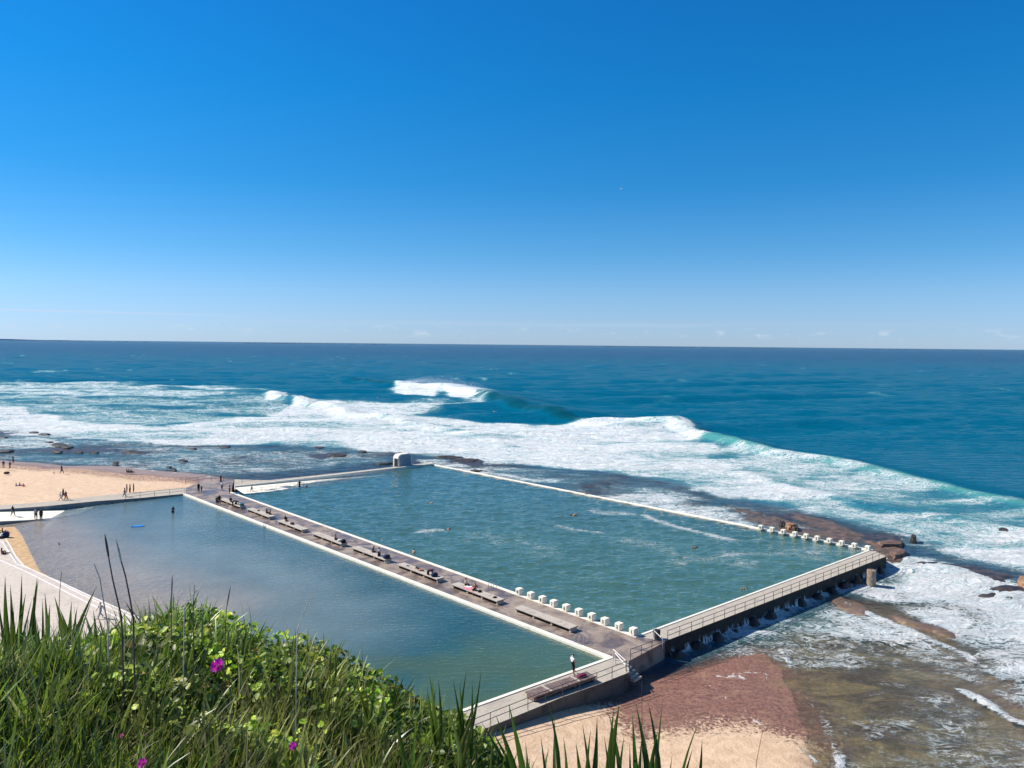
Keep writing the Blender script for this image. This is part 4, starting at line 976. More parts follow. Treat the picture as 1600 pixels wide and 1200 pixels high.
# rough toe of reef rock under the right walkway
k = 0
for t_ in (.03, .10, .17, .235, .31, .38, .45, .52, .60, .67, .74, .81, .88, .95):
    c = O0 + dO * (LO * t_) + nO * .35; mb = MB(); pts = []
    a_, w_ = random.uniform(.5, 1.1), random.uniform(.9, 1.5); hz = random.uniform(.7, 1.35)
    for r_, z_ in ((1.15, -.6), (1.0, .15 * hz), (.7, .6 * hz), (.35, hz)):
        pts.append([dO * (math.cos(q) * w_ * r_ * random.uniform(.85, 1.15)) + nO * (math.sin(q) * a_ * r_ * random.uniform(.85, 1.15)) + Vector((0, 0, z_ + random.uniform(-.08, .08))) for q in [i * math.pi / 5 for i in range(10)]])
    for r_ in range(3):
        for i in range(10): mb.face([pts[r_][i], pts[r_][(i + 1) % 10], pts[r_ + 1][(i + 1) % 10], pts[r_ + 1][i]])
    mb.face(pts[3]); o = mb.build('rock', M['rock_dark']); o.location = Vector((c.x, c.y, -2.1))
    tag(o, 'dark weedy boulder at the foot of the right walkway wall', 'rock', 'boulders along the foot of the right walkway wall')

# ------------------------------------------------------------------ spray over the outer breaker
mb = MB()
Pc = ats([(625, 598), (660, 597), (700, 602), (755, 611)], 2.6)
for i in range(7000):
    t_ = random.random() * 2.999; a, b = Pc[int(t_)], Pc[int(t_) + 1]; q = a + (b - a) * (t_ % 1)
    hh = abs(random.gauss(0, 1)) * 2.3 * (0.4 + .6 * math.sin(min(1, t_ / 3) * math.pi)); q = q + Vector((random.gauss(0, 2) + hh * 1.8, random.gauss(2, 2.5) + hh * .8, hh + random.uniform(-.6, .2))); r_ = random.uniform(.04, .13)
    b_ = len(mb.v); mb.v += [(q.x - r_, q.y, q.z - r_), (q.x + r_, q.y, q.z - r_), (q.x, q.y + r_, q.z - r_ * .8), (q.x, q.y, q.z + r_)]
    for f in ((0, 1, 3), (1, 2, 3), (2, 0, 3), (0, 2, 1)): mb.f.append(tuple(b_ + j for j in f)); mb.m.append(0)
tag(mb.build('sea_spray', simple('spray', (.9, .92, .93), 1.0, .02)), 'fine white spray blown off the crest of the outer breaker', 'spray', kind='stuff')

# ------------------------------------------------------------------ people
# skeleton: joint -> (x right, y forward, z up); figure 1.70 m, facing +y
def pose(**kw):
    J = dict(pelvis=(0, 0, .93), waist=(0, 0, 1.06), chest=(0, .01, 1.26), neck=(0, 0, 1.43), nk2=(0, .01, 1.50), head=(0, .02, 1.59), top=(0, .02, 1.69),
             sl=(-.18, 0, 1.38), el=(-.24, -.02, 1.10), wl=(-.25, .04, .86), hl=(-.25, .06, .78), sr=(.18, 0, 1.38), er=(.24, -.02, 1.10), wr=(.25, .04, .86), hr=(.25, .06, .78),
             pl=(-.10, 0, .88), kl=(-.11, .02, .48), al=(-.11, -.01, .09), fl=(-.12, .17, .035), pr=(.10, 0, .88), kr=(.11, .02, .48), ar=(.11, -.01, .09), fr=(.12, .17, .035))
    J.update(kw); return J
BONES = [('pelvis', 'waist'), ('waist', 'chest'), ('chest', 'neck'), ('neck', 'nk2'), ('nk2', 'head'), ('head', 'top'), ('chest', 'sl'), ('sl', 'el'), ('el', 'wl'), ('wl', 'hl'), ('chest', 'sr'), ('sr', 'er'), ('er', 'wr'), ('wr', 'hr'),
         ('pelvis', 'pl'), ('pl', 'kl'), ('kl', 'al'), ('al', 'fl'), ('pelvis', 'pr'), ('pr', 'kr'), ('kr', 'ar'), ('ar', 'fr')]
RAD = dict(pelvis=(.20, .155), waist=(.175, .13), chest=(.205, .15), neck=(.09, .085), nk2=(.062, .068), head=(.10, .125), top=(.075, .09), s=(.085, .085), e=(.056, .056), w=(.036, .036), h=(.046, .03), p=(.135, .135), k=(.085, .085), a=(.055, .06), f=(.05, .036))
SLOT = {'skin': 0, 'hair': 1, 'top': 2, 'sleeve': 3, 'bottom': 4, 'shin': 5, 'shoe': 6}
BT = {0: 'bottom', 1: 'top', 2: 'top', 3: 'skin', 4: 'skin', 5: 'skin', 6: 'top', 7: 'sleeve', 8: 'skin', 9: 'skin', 10: 'top', 11: 'sleeve', 12: 'skin', 13: 'skin', 14: 'bottom', 15: 'bottom', 16: 'shin', 17: 'shoe', 18: 'bottom', 19: 'bottom', 20: 'shin', 21: 'shoe'}
def body_mesh(name, J):
    names = list(J); idx = {n: i for i, n in enumerate(names)}
    me = bpy.data.meshes.new('tmp'); me.from_pydata([J[n] for n in names], [(idx[a], idx[b]) for a, b in BONES], [])
    o = bpy.data.objects.new('tmp', me); col.objects.link(o)
    md = o.modifiers.new('s', 'SKIN'); md.use_smooth_shade = True; md.branch_smoothing = .6
    o.modifiers.new('u', 'SUBSURF').levels = 1
    for i, n in enumerate(names):
        r = RAD.get(n) or RAD[n[0]]; sk = me.skin_vertices[0].data[i]; sk.radius = r; sk.use_root = (n == 'pelvis')
    dg = bpy.context.evaluated_depsgraph_get(); m2 = bpy.data.meshes.new_from_object(o.evaluated_get(dg)); bpy.data.objects.remove(o)
    V = [tuple(q.co) for q in m2.vertices]; F_ = [tuple(p.vertices) for p in m2.polygons]
    S = []
    head = Vector(J['head']); top_ = Vector(J['top']); upv = (top_ - Vector(J['nk2'])).normalized(); fw = Vector(J.get('face', (0, 1, 0)))
    fw = Vector((0, 1, 0)); fw = (fw - upv * fw.dot(upv)).normalized() if abs(upv.y) < .95 else Vector((0, 0, -1 if upv.y > 0 else 1))
    for f in F_:
        c = sum((Vector(V[i]) for i in f), Vector()) / len(f); best = (9, 0, 0)
        for bi, (a, b) in enumerate(BONES):
            A_, B_ = Vector(J[a]), Vector(J[b]); ab = B_ - A_; t = max(0, min(1, (c - A_).dot(ab) / ab.length_squared)); r = (RAD.get(a) or RAD[a[0]])[0]
            d = (c - A_ - ab * t).length - r * .6
            if d < best[0]: best = (d, bi, t)
        bt_ = BT[best[1]]
        if best[1] in (4, 5) and ((c - head).dot(upv) > .035 or (c - head).dot(fw) < -.012): bt_ = 'hair'
        if best[1] in (7, 11) and best[2] > .62: bt_ = 'skin'
        S.append(SLOT[bt_])
    mb = MB(); mb.v = V; mb.f = F_; mb.m = S
    # nose, ears
    sd = upv.cross(fw).normalized(); hc = head - upv * .005
    mb.tube([hc + fw * .07 + upv * .02, hc + fw * .118 - upv * .012], [.010, .013], 5)
    for k in (-1, 1): mb.tube([hc + sd * (.066 * k) + upv * .02, hc + sd * (.082 * k) - upv * .02], [.014, .010], 5)
    # fingers and thumb rooted in each palm
    for s_ in 'lr':
        w_, h_ = Vector(J['w' + s_]), Vector(J['h' + s_]); d = (h_ - w_).normalized(); ax = d.cross(Vector((0, 1, 0))); ax = ax.normalized() if ax.length > .2 else Vector((1, 0, 0)); cu = ax.cross(d) * (1 if s_ == 'l' else 1)
        sid = cu
        for q, L in enumerate((.062, .074, .070, .055)):
            r0 = h_ - d * .015 + sid * ((q - 1.5) * .017); mb.tube([r0, r0 + d * L * .55 + ax * .004, r0 + d * L * .95 + ax * .022 * (1 if s_ == 'r' else -1)], [.0095, .0085, .006], 5)
        r0 = w_ + (h_ - w_) * .5 - sid * .028; mb.tube([r0, r0 - sid * .026 + d * .025, r0 - sid * .032 + d * .052], [.011, .010, .007], 5)
    for i in range(len(mb.m), len(mb.f)): mb.m.append(0)
    out = bpy.data.meshes.new(name); out.from_pydata(mb.v, [], mb.f); mb.m = (mb.m + [0] * len(mb.f))[:len(mb.f)]
    for k in range(7): out.materials.append(None)
    out.polygons.foreach_set('material_index', mb.m); out.polygons.foreach_set('use_smooth', [True] * len(mb.f)); out.update(); return out
def sitting(lean=0.0, z0=-.47, armf=.25):
    return pose(pelvis=(0, 0, .10), waist=(0, .01 + lean * .3, .24), chest=(0, .03 + lean * .7, .44), neck=(0, .03 + lean, .61), nk2=(0, .04 + lean * 1.05, .68), head=(0, .06 + lean * 1.1, .77), top=(0, .06 + lean * 1.15, .87),
        sl=(-.18, .02 + lean * .9, .56), el=(-.25, .06 + lean * .6, .30), wl=(-.18, .28, .20), hl=(-.16, .36, .17), sr=(.18, .02 + lean * .9, .56), er=(.25, .06 + lean * .6, .30), wr=(.18, .28, .20), hr=(.16, .36, .17),
        pl=(-.10, .03, .10), kl=(-.13, .45, .11), al=(-.13, .44, -.33), fl=(-.14, .60, -.42), pr=(.10, .03, .10), kr=(.13, .45, .11), ar=(.13, .44, -.33), fr=(.14, .60, -.42))
def ground_sit():
    J = sitting(-.06); J.update(kl=(-.14, .36, .40), al=(-.13, .50, .06), fl=(-.13, .66, .03), kr=(.14, .42, .12), ar=(.12, .82, .06), fr=(.13, .88, .14), wl=(-.15, .30, .36), hl=(-.12, .36, .38), wr=(.26, -.12, .10), hr=(.28, -.16, .03), er=(.27, -.06, .30)); return J
POSES = dict(
    stand=pose(), stand2=pose(el=(-.27, .02, 1.12), wl=(-.14, .20, 1.06), hl=(-.08, .25, 1.06), kr=(.13, .08, .48), ar=(.14, .02, .09), fr=(.17, .19, .035)),
    walk=pose(kl=(-.11, .20, .50), al=(-.11, .30, .10), fl=(-.11, .47, .07), kr=(.11, -.02, .47), ar=(.11, -.30, .14), fr=(.12, -.17, .03), el=(-.23, -.16, 1.12), wl=(-.23, -.20, .88), hl=(-.22, -.20, .80), er=(.23, .10, 1.12), wr=(.22, .26, .92), hr=(.22, .32, .86)),
    arms=pose(el=(-.40, .02, 1.22), wl=(-.55, .08, 1.08), hl=(-.61, .10, 1.04), er=(.40, .02, 1.22), wr=(.55, .08, 1.08), hr=(.61, .10, 1.04)),
    bend=pose(waist=(0, .08, 1.02), chest=(0, .28, 1.08), neck=(0, .46, 1.06), nk2=(0, .52, 1.03), head=(0, .60, .98), top=(0, .67, .92), sl=(-.18, .42, 1.03), el=(-.20, .50, .76), wl=(-.15, .60, .56), hl=(-.13, .64, .49), sr=(.18, .42, 1.03), er=(.20, .50, .76), wr=(.15, .60, .56), hr=(.13, .64, .49)),
    sit=sitting(.04), lean=sitting(-.22), crouch=sitting(.20), ground=ground_sit(),
    lie=pose(pelvis=(0, 0, .12), waist=(0, -.14, .12), chest=(0, -.34, .14), neck=(0, -.51, .16), nk2=(0, -.58, .18), head=(0, -.67, .20), top=(0, -.76, .22), sl=(-.18, -.45, .14), el=(-.26, -.24, .10), wl=(-.24, .0, .10), hl=(-.23, .08, .09), sr=(.18, -.45, .14), er=(.26, -.24, .10), wr=(.24, .0, .10), hr=(.23, .08, .09), pl=(-.10, .05, .12), kl=(-.12, .42, .34), al=(-.12, .72, .08), fl=(-.12, .86, .06), pr=(.10, .05, .12), kr=(.12, .46, .12), ar=(.12, .88, .08), fr=(.13, .96, .16)),
    swim=pose(pelvis=(0, -.1, -.06), waist=(0, .04, -.04), chest=(0, .24, -.02), neck=(0, .41, .0), nk2=(0, .48, .02), head=(0, .56, .06), top=(0, .65, .10), sl=(-.18, .34, .0), el=(-.26, .50, .22), wl=(-.20, .78, .12), hl=(-.19, .86, .06), sr=(.18, .34, .0), er=(.26, .10, -.10), wr=(.24, -.14, -.10), hr=(.23, -.22, -.10), pl=(-.10, -.16, -.08), kl=(-.10, -.55, -.12), al=(-.10, -.95, -.10), fl=(-.10, -1.08, -.08), pr=(.10, -.16, -.08), kr=(.11, -.55, -.16), ar=(.10, -.95, -.12), fr=(.10, -1.08, -.14)),
    step=pose(kl=(-.11, .22, .60), al=(-.11, .24, .19), fl=(-.11, .40, .12), head=(0, .07, 1.57), top=(0, .10, 1.67), el=(-.23, -.04, 1.12), wl=(-.22, .12, .93), hl=(-.21, .18, .87), er=(.22, .02, 1.12), wr=(.17, .20, .98), hr=(.14, .26, .95)))
PM = {k: body_mesh('person_' + k, J) for k, J in POSES.items()}
_cm = {}
CO = dict(skin=(.50, .29, .20), tan=(.36, .19, .12), pink=(.62, .34, .27), black=(.012, .012, .016), navy=(.02, .03, .08), white=(.78, .78, .76), grey=(.30, .32, .35), red=(.45, .05, .05), maroon=(.16, .02, .06), teal=(.05, .18, .20), blue=(.05, .12, .35), pinkc=(.70, .22, .30), hairb=(.03, .018, .012), blond=(.35, .22, .10), green=(.05, .12, .06), brown=(.14, .08, .05), lav=(.35, .32, .5))
def cm(c):
    if c not in _cm: _cm[c] = simple('cloth_' + c if c not in ('skin', 'tan', 'pink') else 'skin_' + c, CO[c], .8 if c not in ('skin', 'tan', 'pink') else .55, .12, 8, .3)
    return _cm[c]
def person(ps, loc, face, label, top, bottom, skin='skin', hair='hairb', sleeve=None, shin=None, shoe=None, h=1.70, group=None, cat='person'):
    o = bpy.data.objects.new('person', PM[ps]); col.objects.link(o); o.location = loc; k = h / 1.70; o.scale = (k * 1.12, k * 1.12, k * 1.03)
    o.rotation_euler.z = -R(face)      # azimuth faced, clockwise from +y
    for i, c in enumerate((skin, hair, top, sleeve or top, bottom, shin or skin, shoe or skin)):
        o.material_slots[i].link = 'OBJECT'; o.material_slots[i].material = cm(c)
    return tag(o, label, cat, group)
AU = math.degrees(math.atan2(u.x, u.y))       # bearing of the promenade (about -42)
SZ = DZ + BH
ph = person
# sand on the left
ph('stand', at(5.5, 731.5, .1), 120, 'person in dark clothes at the left edge of the far sand, left of two others', 'black', 'grey', shin='tan')
ph('walk', at(15.8, 732.5, 0.05), 200, 'person in black walking on the far sand between two others', 'black', 'black', shin='black')
ph('stand2', at(20.5, 724, -.4), 20, 'person in dark top nearest the water at the far left', 'navy', 'brown')
ph('walk', at(96.3, 740, -.1), 95, 'lone walker in dark clothes in the middle of the far sand', 'black', 'navy', shin='navy', h=1.78)
ph('crouch', at(83, 739.5, -.1), 60, 'small child squatting on the dark sand left of the lone walker', 'grey', 'grey', h=1.0)
for px, py, f, c, lab in ((25.5, 761.5, 70, 'lav', 'person in lavender sitting on the sand, left one of the seated trio'), (31, 761, 30, 'maroon', 'person in dark red sitting on the sand, middle one of the seated trio'), (36.5, 762, -20, 'pinkc', 'person in pink sitting on the sand, right one of the seated trio')):
    ph('ground', at(px, py, .25), f, lab, c, 'grey' if c != 'pinkc' else 'pinkc', skin='pink')
for px, py, c, lab in ((198.3, 738.5, 'black', 'left one of three tiny dark figures sitting by the wet sand'), (201.3, 738.8, 'navy', 'middle one of three tiny dark figures sitting by the wet sand'), (205, 738.8, 'black', 'right one of three tiny dark figures sitting by the wet sand')):
    ph('ground', at(px, py, -.3), 40, lab, c, 'black', shin='tan')
ph('walk', at(94.5, 782, .7), 60, 'person in white shorts, left one of three walking up the sloping path', 'white', 'white', hair='blond', h=1.55)
ph('walk', at(98.8, 779.5, .6), 80, 'tall person in black, middle one of three on the sloping path', 'black', 'black', shin='tan', h=1.85)
ph('walk', at(103, 781.5, .7), 110, 'person in dark top and red shorts, right one of three on the sloping path', 'navy', 'red', h=1.6)
ph('walk', at(195, 777.5, .35), 250, 'person with a pale skirt leading the group of four near the path railing', 'teal', 'grey', h=1.8)
ph('stand', at(198.3, 770, .3), 240, 'person in black behind the leader of the group of four', 'black', 'black', shin='black')
ph('stand2', at(203.3, 770.5, .3), 230, 'person in dark green, third of the group of four on the sand', 'green', 'black', shin='black')
ph('stand', at(208.8, 769.5, .3), 250, 'person in black at the right end of the group of four', 'black', 'navy', shin='navy')
# white ramp and wading pool
ph('walk', at(20, 806.5, .45), 110, 'person in black top walking down the white entry ramp', 'black', 'navy')
ph('stand2', at(56.5, 811.5, .1), 180, 'person in pale grey shirt standing at the foot of the white ramp', 'grey', 'black', h=1.8)
ph('stand', at(64.3, 812.5, .0), 180, 'person in dark clothes beside the one in pale grey at the ramp foot', 'black', 'black', shin='black', h=1.75)
ph('stand2', at(270.5, 806.5, -.5), 190, 'dark-suited person wading alone in the wading pool', 'black', 'black', skin='tan', sleeve='black', shin='black')
ph('ground', at(4, 834, .12), 60, 'dark-clothed person sitting by bags at the left edge of the terrace', 'black', 'black')
ph('ground', at(3, 866, .3), 40, 'person in black sitting on the middle terrace level at the left edge', 'black', 'black', skin='tan')
ph('walk', at(157.5, 966, .46), 215, 'person in grey tie-dye clothes walking along the terrace above the plants', 'grey', 'grey', hair='hairb', shin='grey', h=1.66)
# far end of the promenade
ph('stand', at(310.3, 768.5, DZ), 130, 'adult in black near the far left corner of the promenade', 'black', 'black', skin='tan', shin='black')
ph('stand', at(315, 768, DZ), 200, 'small child beside the adult in black at the promenade corner', 'navy', 'navy', h=1.15)
ph('walk', at(347, 766.5, DZ), 190, 'person in a white shirt below the tall white pole', 'white', 'navy')
ph('stand2', at(359, 771.5, DZ), 250, 'person in dark top standing left of the cream ramp', 'navy', 'black', h=1.75)
ph('stand', at(342.8, 788.5, DZ), 150, 'person in black standing left of the farthest bench', 'black', 'black', shin='tan', h=1.75)
ph('stand', at(339, 789.0, DZ), 160, 'slim dark figure at the white edge left of the farthest bench', 'brown', 'black', skin='tan', h=1.5)
ph('walk', at(393.5, 768.5, 0.05), 260, 'bare-chested child stepping down the cream ramp', 'skin', 'navy', h=1.4)
ph('arms', at(468, 764.5, -.5), 120, 'person in black holding arms out in the water beside the ramp', 'black', 'black', skin='tan', h=1.8)
def on_bench(k, t, side=0.0):
    c_, L = bench_c[k]; return Vector((c_.x, c_.y, SZ)) - u * ((t - .5) * L) + nrm * side     # t 0 far end .. 1 near end
def P3(c_): return c_
ph('lean', on_bench(0, .45, .1), AU + 180, 'person in black with a pale bag sitting on the farthest bench', 'black', 'black')
ph('bend', at(363.5, 792, DZ), 70, 'person in black stooping in front of the farthest bench', 'black', 'black', skin='tan', shin='black')
ph('bend', at(368.5, 792.8, DZ), 10, 'second stooping figure in black at the right half of the farthest bench', 'black', 'black', skin='tan', h=1.62)
ph('sit', on_bench(1, .68, -.25), AU + 90, 'upright person in black sitting on the second bench', 'black', 'black', skin='tan')
ph('crouch', on_bench(1, .80, -.2), AU + 100, 'hunched person in black beside another on the second bench', 'black', 'navy', skin='tan', h=1.55)
ph('lean', on_bench(2, .16, -.3), AU + 180, 'person in black leaning back at the left end of the third bench', 'black', 'black')
ph('sit', on_bench(3, .70, .1), AU + 100, 'person in dark brown sitting beside bags on the fourth bench', 'brown', 'black', skin='tan')
ph('crouch', on_bench(4, .50, -.1), AU + 100, 'person in dark clothes sitting hunched on the fifth bench', 'black', 'brown', skin='tan')
ph('stand2', at(592, 875.5, DZ), 40, 'person in pale blue-grey shirt standing before the fifth bench', 'grey', 'black', h=1.78)
ph('lie', on_bench(5, .48, 0) + Vector((0, 0, 0)), AU + 0, 'sunbather lying on the sixth bench left of the maroon figure', 'tan', 'black', skin='pink')
ph('bend', at(668.5, 904.5, DZ), 60, 'person in maroon bending over the sixth bench', 'maroon', 'black', skin='tan', shin='black', h=1.75)
ph('sit', on_bench(6, .20, -.25), AU + 120, 'bare-shouldered person with dark hair sitting left on the towelled bench', 'skin', 'black', skin='skin')
ph('sit', on_bench(6, .44, -.15), AU - 120, 'person in dark bathers sitting right on the towelled bench', 'tan', 'black', skin='tan', hair='brown')
# man in white at the near walkway
ph('step', at(894.5, 1053.5, DZ - .03), 62, 'person in white shirt and black shorts with one foot on the near timber-topped bench', 'white', 'black', skin='skin', h=1.80)
# swimmers
def swimmer(px, py, f, lab, ps='swim', z=0.0, **k): ph(ps, at(px, py, z), f, lab, k.get('top', 'skin'), k.get('bottom', 'black'), hair=k.get('hair', 'hairb'), group=k.get('g'))
swimmer(670, 786.5, 80, 'swimmer with a pale cap in the upper left of the large pool', hair='white')
swimmer(697, 828, 60, 'swimmer trailing a pale wake in the left middle of the large pool')
swimmer(774, 750, 90, 'swimmer close under the sea wall near its far corner', hair='white')
swimmer(915.5, 782.5, 190, 'person standing chest-deep against the middle of the sea wall', 'stand', -1.15)
swimmer(894, 804.5, 100, 'swimmer splashing in the middle of the large pool')
swimmer(1088, 855, 240, 'swimmer in the right middle of the large pool beside foam streaks')
swimmer(1166, 919.5, 250, 'swimmer nearest the right walkway')
swimmer(479, 769.5, 150, 'person shoulder-deep below the one holding arms out', 'stand', -1.3, hair='hairb')
swimmer(646.5, 876, 225, 'person resting head and shoulders above the promenade edge behind the sixth bench', 'stand', -1.05)
for px, py, z_, lab in ((591, 621, -.6, 'surfer sitting in the water left of the outer breaker'), (773.5, 643, -.6, 'surfer in the dark water before the unbroken wave')):
    s_ = at(px, py, z_); ph('ground', s_ + Vector((0, 0, -.05)), 20, lab, 'black', 'black', sleeve='black', shin='black')
    mb = MB(); pts_ = [(math.sin(a) * .27 * (1 - .25 * math.cos(a)), -math.cos(a) * 1.0) for a in [i * math.pi / 9 for i in range(18)]]
    mb.prism([(x, y) for x, y in pts_], -.02, .05); o = mb.build('surfboard', cm('white'), bevel=.01); o.location = s_ + Vector((0, 0, -.06)); o.rotation_euler.z = R(70)
    tag(o, 'pale surfboard under the ' + lab.split(' sitting')[0].split(' in ')[0] + (' left of the breaker' if px < 700 else ' before the unbroken wave'), 'surfboard')

# ------------------------------------------------------------------ bags, towels, float, bird
def bag(loc, rz_, size, c, label, strap=True, cat='bag'):
    root = empty('bag', loc, rz_); tag(root, label, cat); sx, sy, sz = size
    mb = MB(); n = 10
    prof = [(0, .0, .8), (.25, 1.0, 1.0), (.7, .97, .95), (.95, .7, .7), (1.0, .3, .3)]
    R_ = []
    for t, _, k in prof: R_.append([(math.copysign(abs(math.cos(a)) ** .6, math.cos(a)) * sx / 2 * k * random.uniform(.95, 1.05), math.copysign(abs(math.sin(a)) ** .6, math.sin(a)) * sy / 2 * k, sz * t) for a in [i * 2 * math.pi / n for i in range(n)]])
    for r_ in range(4):
        for i in range(n): mb.face([R_[r_][i], R_[r_][(i + 1) % n], R_[r_ + 1][(i + 1) % n], R_[r_ + 1][i]])
    mb.face(R_[4]); mb.face(R_[0][::-1]); mb.build('body', cm(c), root, smooth=True)
    if strap:
        mb = MB(); mb.tube([(-sx * .25, 0, sz * .9), (-sx * .12, .02, sz * 1.25), (sx * .12, .02, sz * 1.25), (sx * .25, 0, sz * .9)], .012, 5); mb.build('strap', cm('black'), root)
    return root
bag(on_bench(0, .93), R(20), (.8, .6, .42), 'teal', 'dark teal bag on the right end of the farthest bench')
bag(on_bench(2, .48), R(AU), (.8, .5, .30), 'black', 'black bag in the middle of the third bench')
bag(on_bench(3, .84), R(10), (.7, .5, .34), 'white', 'pale bag between the seated person and the black bag on the fourth bench')
bag(on_bench(3, .95), R(30), (.8, .65, .48), 'black', 'black bag on the right end of the fourth bench')
bag(on_bench(4, .93), R(30), (1.0, .7, .5), 'navy', 'navy bag on the right end of the fifth bench')
bag(on_bench(4, .80), R(5), (.5, .4, .2), 'white', 'small white bundle left of the navy bag')
bag(on_bench(5, .86, .15), R(30), (.9, .6, .48), 'navy', 'blue-black bag under the hands of the person in maroon')
bag(on_bench(6, .55), R(40), (.5, .4, .22), 'black', 'dark bag in the middle of the towelled bench')
bag(on_bench(6, .86), R(40), (.5, .35, .14), 'black', 'flat dark bundle at the right end of the towelled bench', False)
bag(on_bench(1, .38, -.1), R(40), (.4, .35, .18), 'black', 'small black bag at the left of the second bench', False)
p = at(909, 1057, DZ + BH); bag(Vector((p.x, p.y, DZ + BH - .03)), R(35), (.95, .5, .26), 'maroon', 'dark red bag lying on the near timber-topped bench')
bag(at(10.5, 740.5, .1), 0, (1.1, .8, .5), 'black', 'black bag or dark bundle alone on the far left sand')
bag(at(9.5, 839.5, .12), R(20), (.9, .7, .9), 'navy', 'large navy bag standing at the left edge of the terrace')
bag(at(3, 841, .12), R(60), (.9, .8, .35), 'black', 'black bag flat beside the navy bag on the terrace', False)
bag(at(4, 838, .12), R(60), (.6, .5, .5), 'white', 'white bag between the dark bags on the terrace', False)
def towel(loc, rz_, w, l, c, label):
    mb = MB(); n, m = 8, 12; V = [[(w * (i / n - .5), l * (j / m - .5), .018 + .012 * math.sin(i * 1.3 + j * .9)) for j in range(m + 1)] for i in range(n + 1)]
    for i in range(n):
        for j in range(m): mb.face([V[i][j], V[i + 1][j], V[i + 1][j + 1], V[i][j + 1]])
    o = mb.build('towel', cm(c), smooth=True); o.location = loc; o.rotation_euler.z = rz_; return tag(o, label, 'towel')
towel(on_bench(6, .33, .1) + Vector((0, 0, .01)), math.atan2(u.y, u.x) + .1, 1.3, .9, 'pinkc', 'pink towel spread between the two sunbathers on the bench')
towel(on_bench(6, .28, -.2) + Vector((0, 0, .02)), math.atan2(u.y, u.x) + .5, .8, .6, 'white', 'white towel beside the pink one on the bench')
towel(at(31, 763.5, .25), .4, 2.4, 1.2, 'lav', 'pale towel on the sand under the seated trio')
towel(on_bench(5, .20, 0), math.atan2(u.y, u.x), .5, .35, 'navy', 'small dark towel at the left of the sixth bench')
p = at(215, 822.5, .02); mb = MB()
pts_ = []
for a in [i * math.pi / 10 for i in range(20)]: pts_.append((math.cos(a) * .95 * (1 + .12 * math.cos(a)), math.sin(a) * .42))
mb.prism(pts_, -.03, .07); fl_ = empty('pool_float', p, R(25)); tag(fl_, 'bright blue inflatable board floating in the wading pool', 'pool float')
mb.build('board', simple('bright_blue_vinyl', (.01, .25, .80), .35, .05), fl_, bevel=.03)
mb = MB(); mb.tube([(-.85, -.25, .07), (-.9, 0, .15), (-.85, .25, .07)], .09, 8); mb.build('pillow', simple('blue_vinyl', (.02, .33, .85), .35, .05), fl_, smooth=True)
p = at(92, 851, .03); rock([(91, 850.4), (92, 850), (93, 850.5), (93.2, 851.4), (92, 851.8), (91, 851.3)], -.1, .25, 'small dark stone showing in the shallow left of the wading pool', 'rock_dark', 2)
# gull in the sky and seabirds at the waterline
def bird(loc, rz_, lab, s_=1.0):
    root = empty('seagull', loc, rz_); tag(root, lab, 'bird'); root.scale = (s_, s_, s_)
    mb = MB(); mb.tube([(0, -.26, 0), (0, -.14, .01), (0, 0, .02), (0, .14, .03), (0, .22, .05), (0, .27, .045), (0, .31, .035)], [.01, .04, .065, .055, .04, .03, .006], 8); mb.build('body', cm('white'), root, smooth=True)
    for k in (-1, 1):
        mb = MB(); mb.face([(0, .08, .04), (k * .30, .12, .12), (k * .30, -.02, .12), (0, -.08, .04)]); mb.face([(k * .30, .12, .12), (k * .62, .0, .08), (k * .60, -.04, .08), (k * .30, -.02, .12)])
        o = mb.build('wing', cm('grey'), root); md = o.modifiers.new('t', 'SOLIDIFY'); md.thickness = .012
bird(at_d(971, 295, 150), R(40), 'tiny gull gliding high in the empty blue sky')

# ------------------------------------------------------------------ the planted hillside in front
SIL = [(-900, 990), (-100, 990), (0, 992), (60, 1002), (150, 1018), (230, 1000), (280, 966), (330, 966), (400, 990), (450, 1006), (520, 1030), (600, 1074), (660, 1106), (720, 1128), (760, 1158), (800, 1195), (860, 1235), (950, 1275), (1100, 1330), (1700, 1500)]
_sx = []; _sz = []
for a_, b_ in SIL:
    q = at_d(a_, b_ + 34, 5.0); _sx.append(q.x); _sz.append(q.z)
def hill(X, Y):
    zc = np.interp(X, _sx, _sz); n = (fbm(X * 1.7 + 40, Y * 1.7 + 40, 4, 7) - .5) * .22
    near = zc + (5 - Y) * np.interp(X, [-3, 0, 1.5], [.235, .27, .30])
    z = np.where(Y < 5, near, zc - (Y - 5) * 1.45 - np.clip(Y - 5, 0, .6) ** 2)
    z = np.where(Y < 1.0, zc + 4 * np.interp(X, [-3, 0, 1.5], [.235, .27, .30]) + (1 - Y) * .02, z)
    z = np.where(np.abs(X) > 12, z - (np.abs(X) - 12) * .08, z)
    knoll = CAMH - 1.93 - (np.abs(X - .32) / .62) ** 4 * .6 - ((Y - 3.05) / .40) ** 2 * .5
    z = np.where((Y > 1.5) & (Y < 5), np.maximum(z, knoll), z)
    return np.maximum(z + n * np.clip(6 - Y, .3, 1) * .8, -1.6 + n)
gx = np.concatenate([np.arange(-70, -8, 2.0), np.arange(-8, 5, .10), np.arange(5, 60, 2.0)]); gy = np.concatenate([np.arange(-30, 0, 3.0), np.arange(0, 7, .10), np.arange(7, 36, .8)])
Xg, Yg = np.meshgrid(gx, gy); n_, m_ = Xg.shape; idx = np.arange(n_ * m_).reshape(n_, m_)
Fq = np.stack([idx[:-1, :-1], idx[:-1, 1:], idx[1:, 1:], idx[1:, :-1]], -1).reshape(-1, 4)
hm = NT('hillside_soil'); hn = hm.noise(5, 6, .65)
M['soil'] = hm.done(hm.pbr(hm.mix(hm.ramp(hn, .35, .65), (.022, .030, .010), (.055, .060, .022)), .95, hm.bump(hn, .08)))
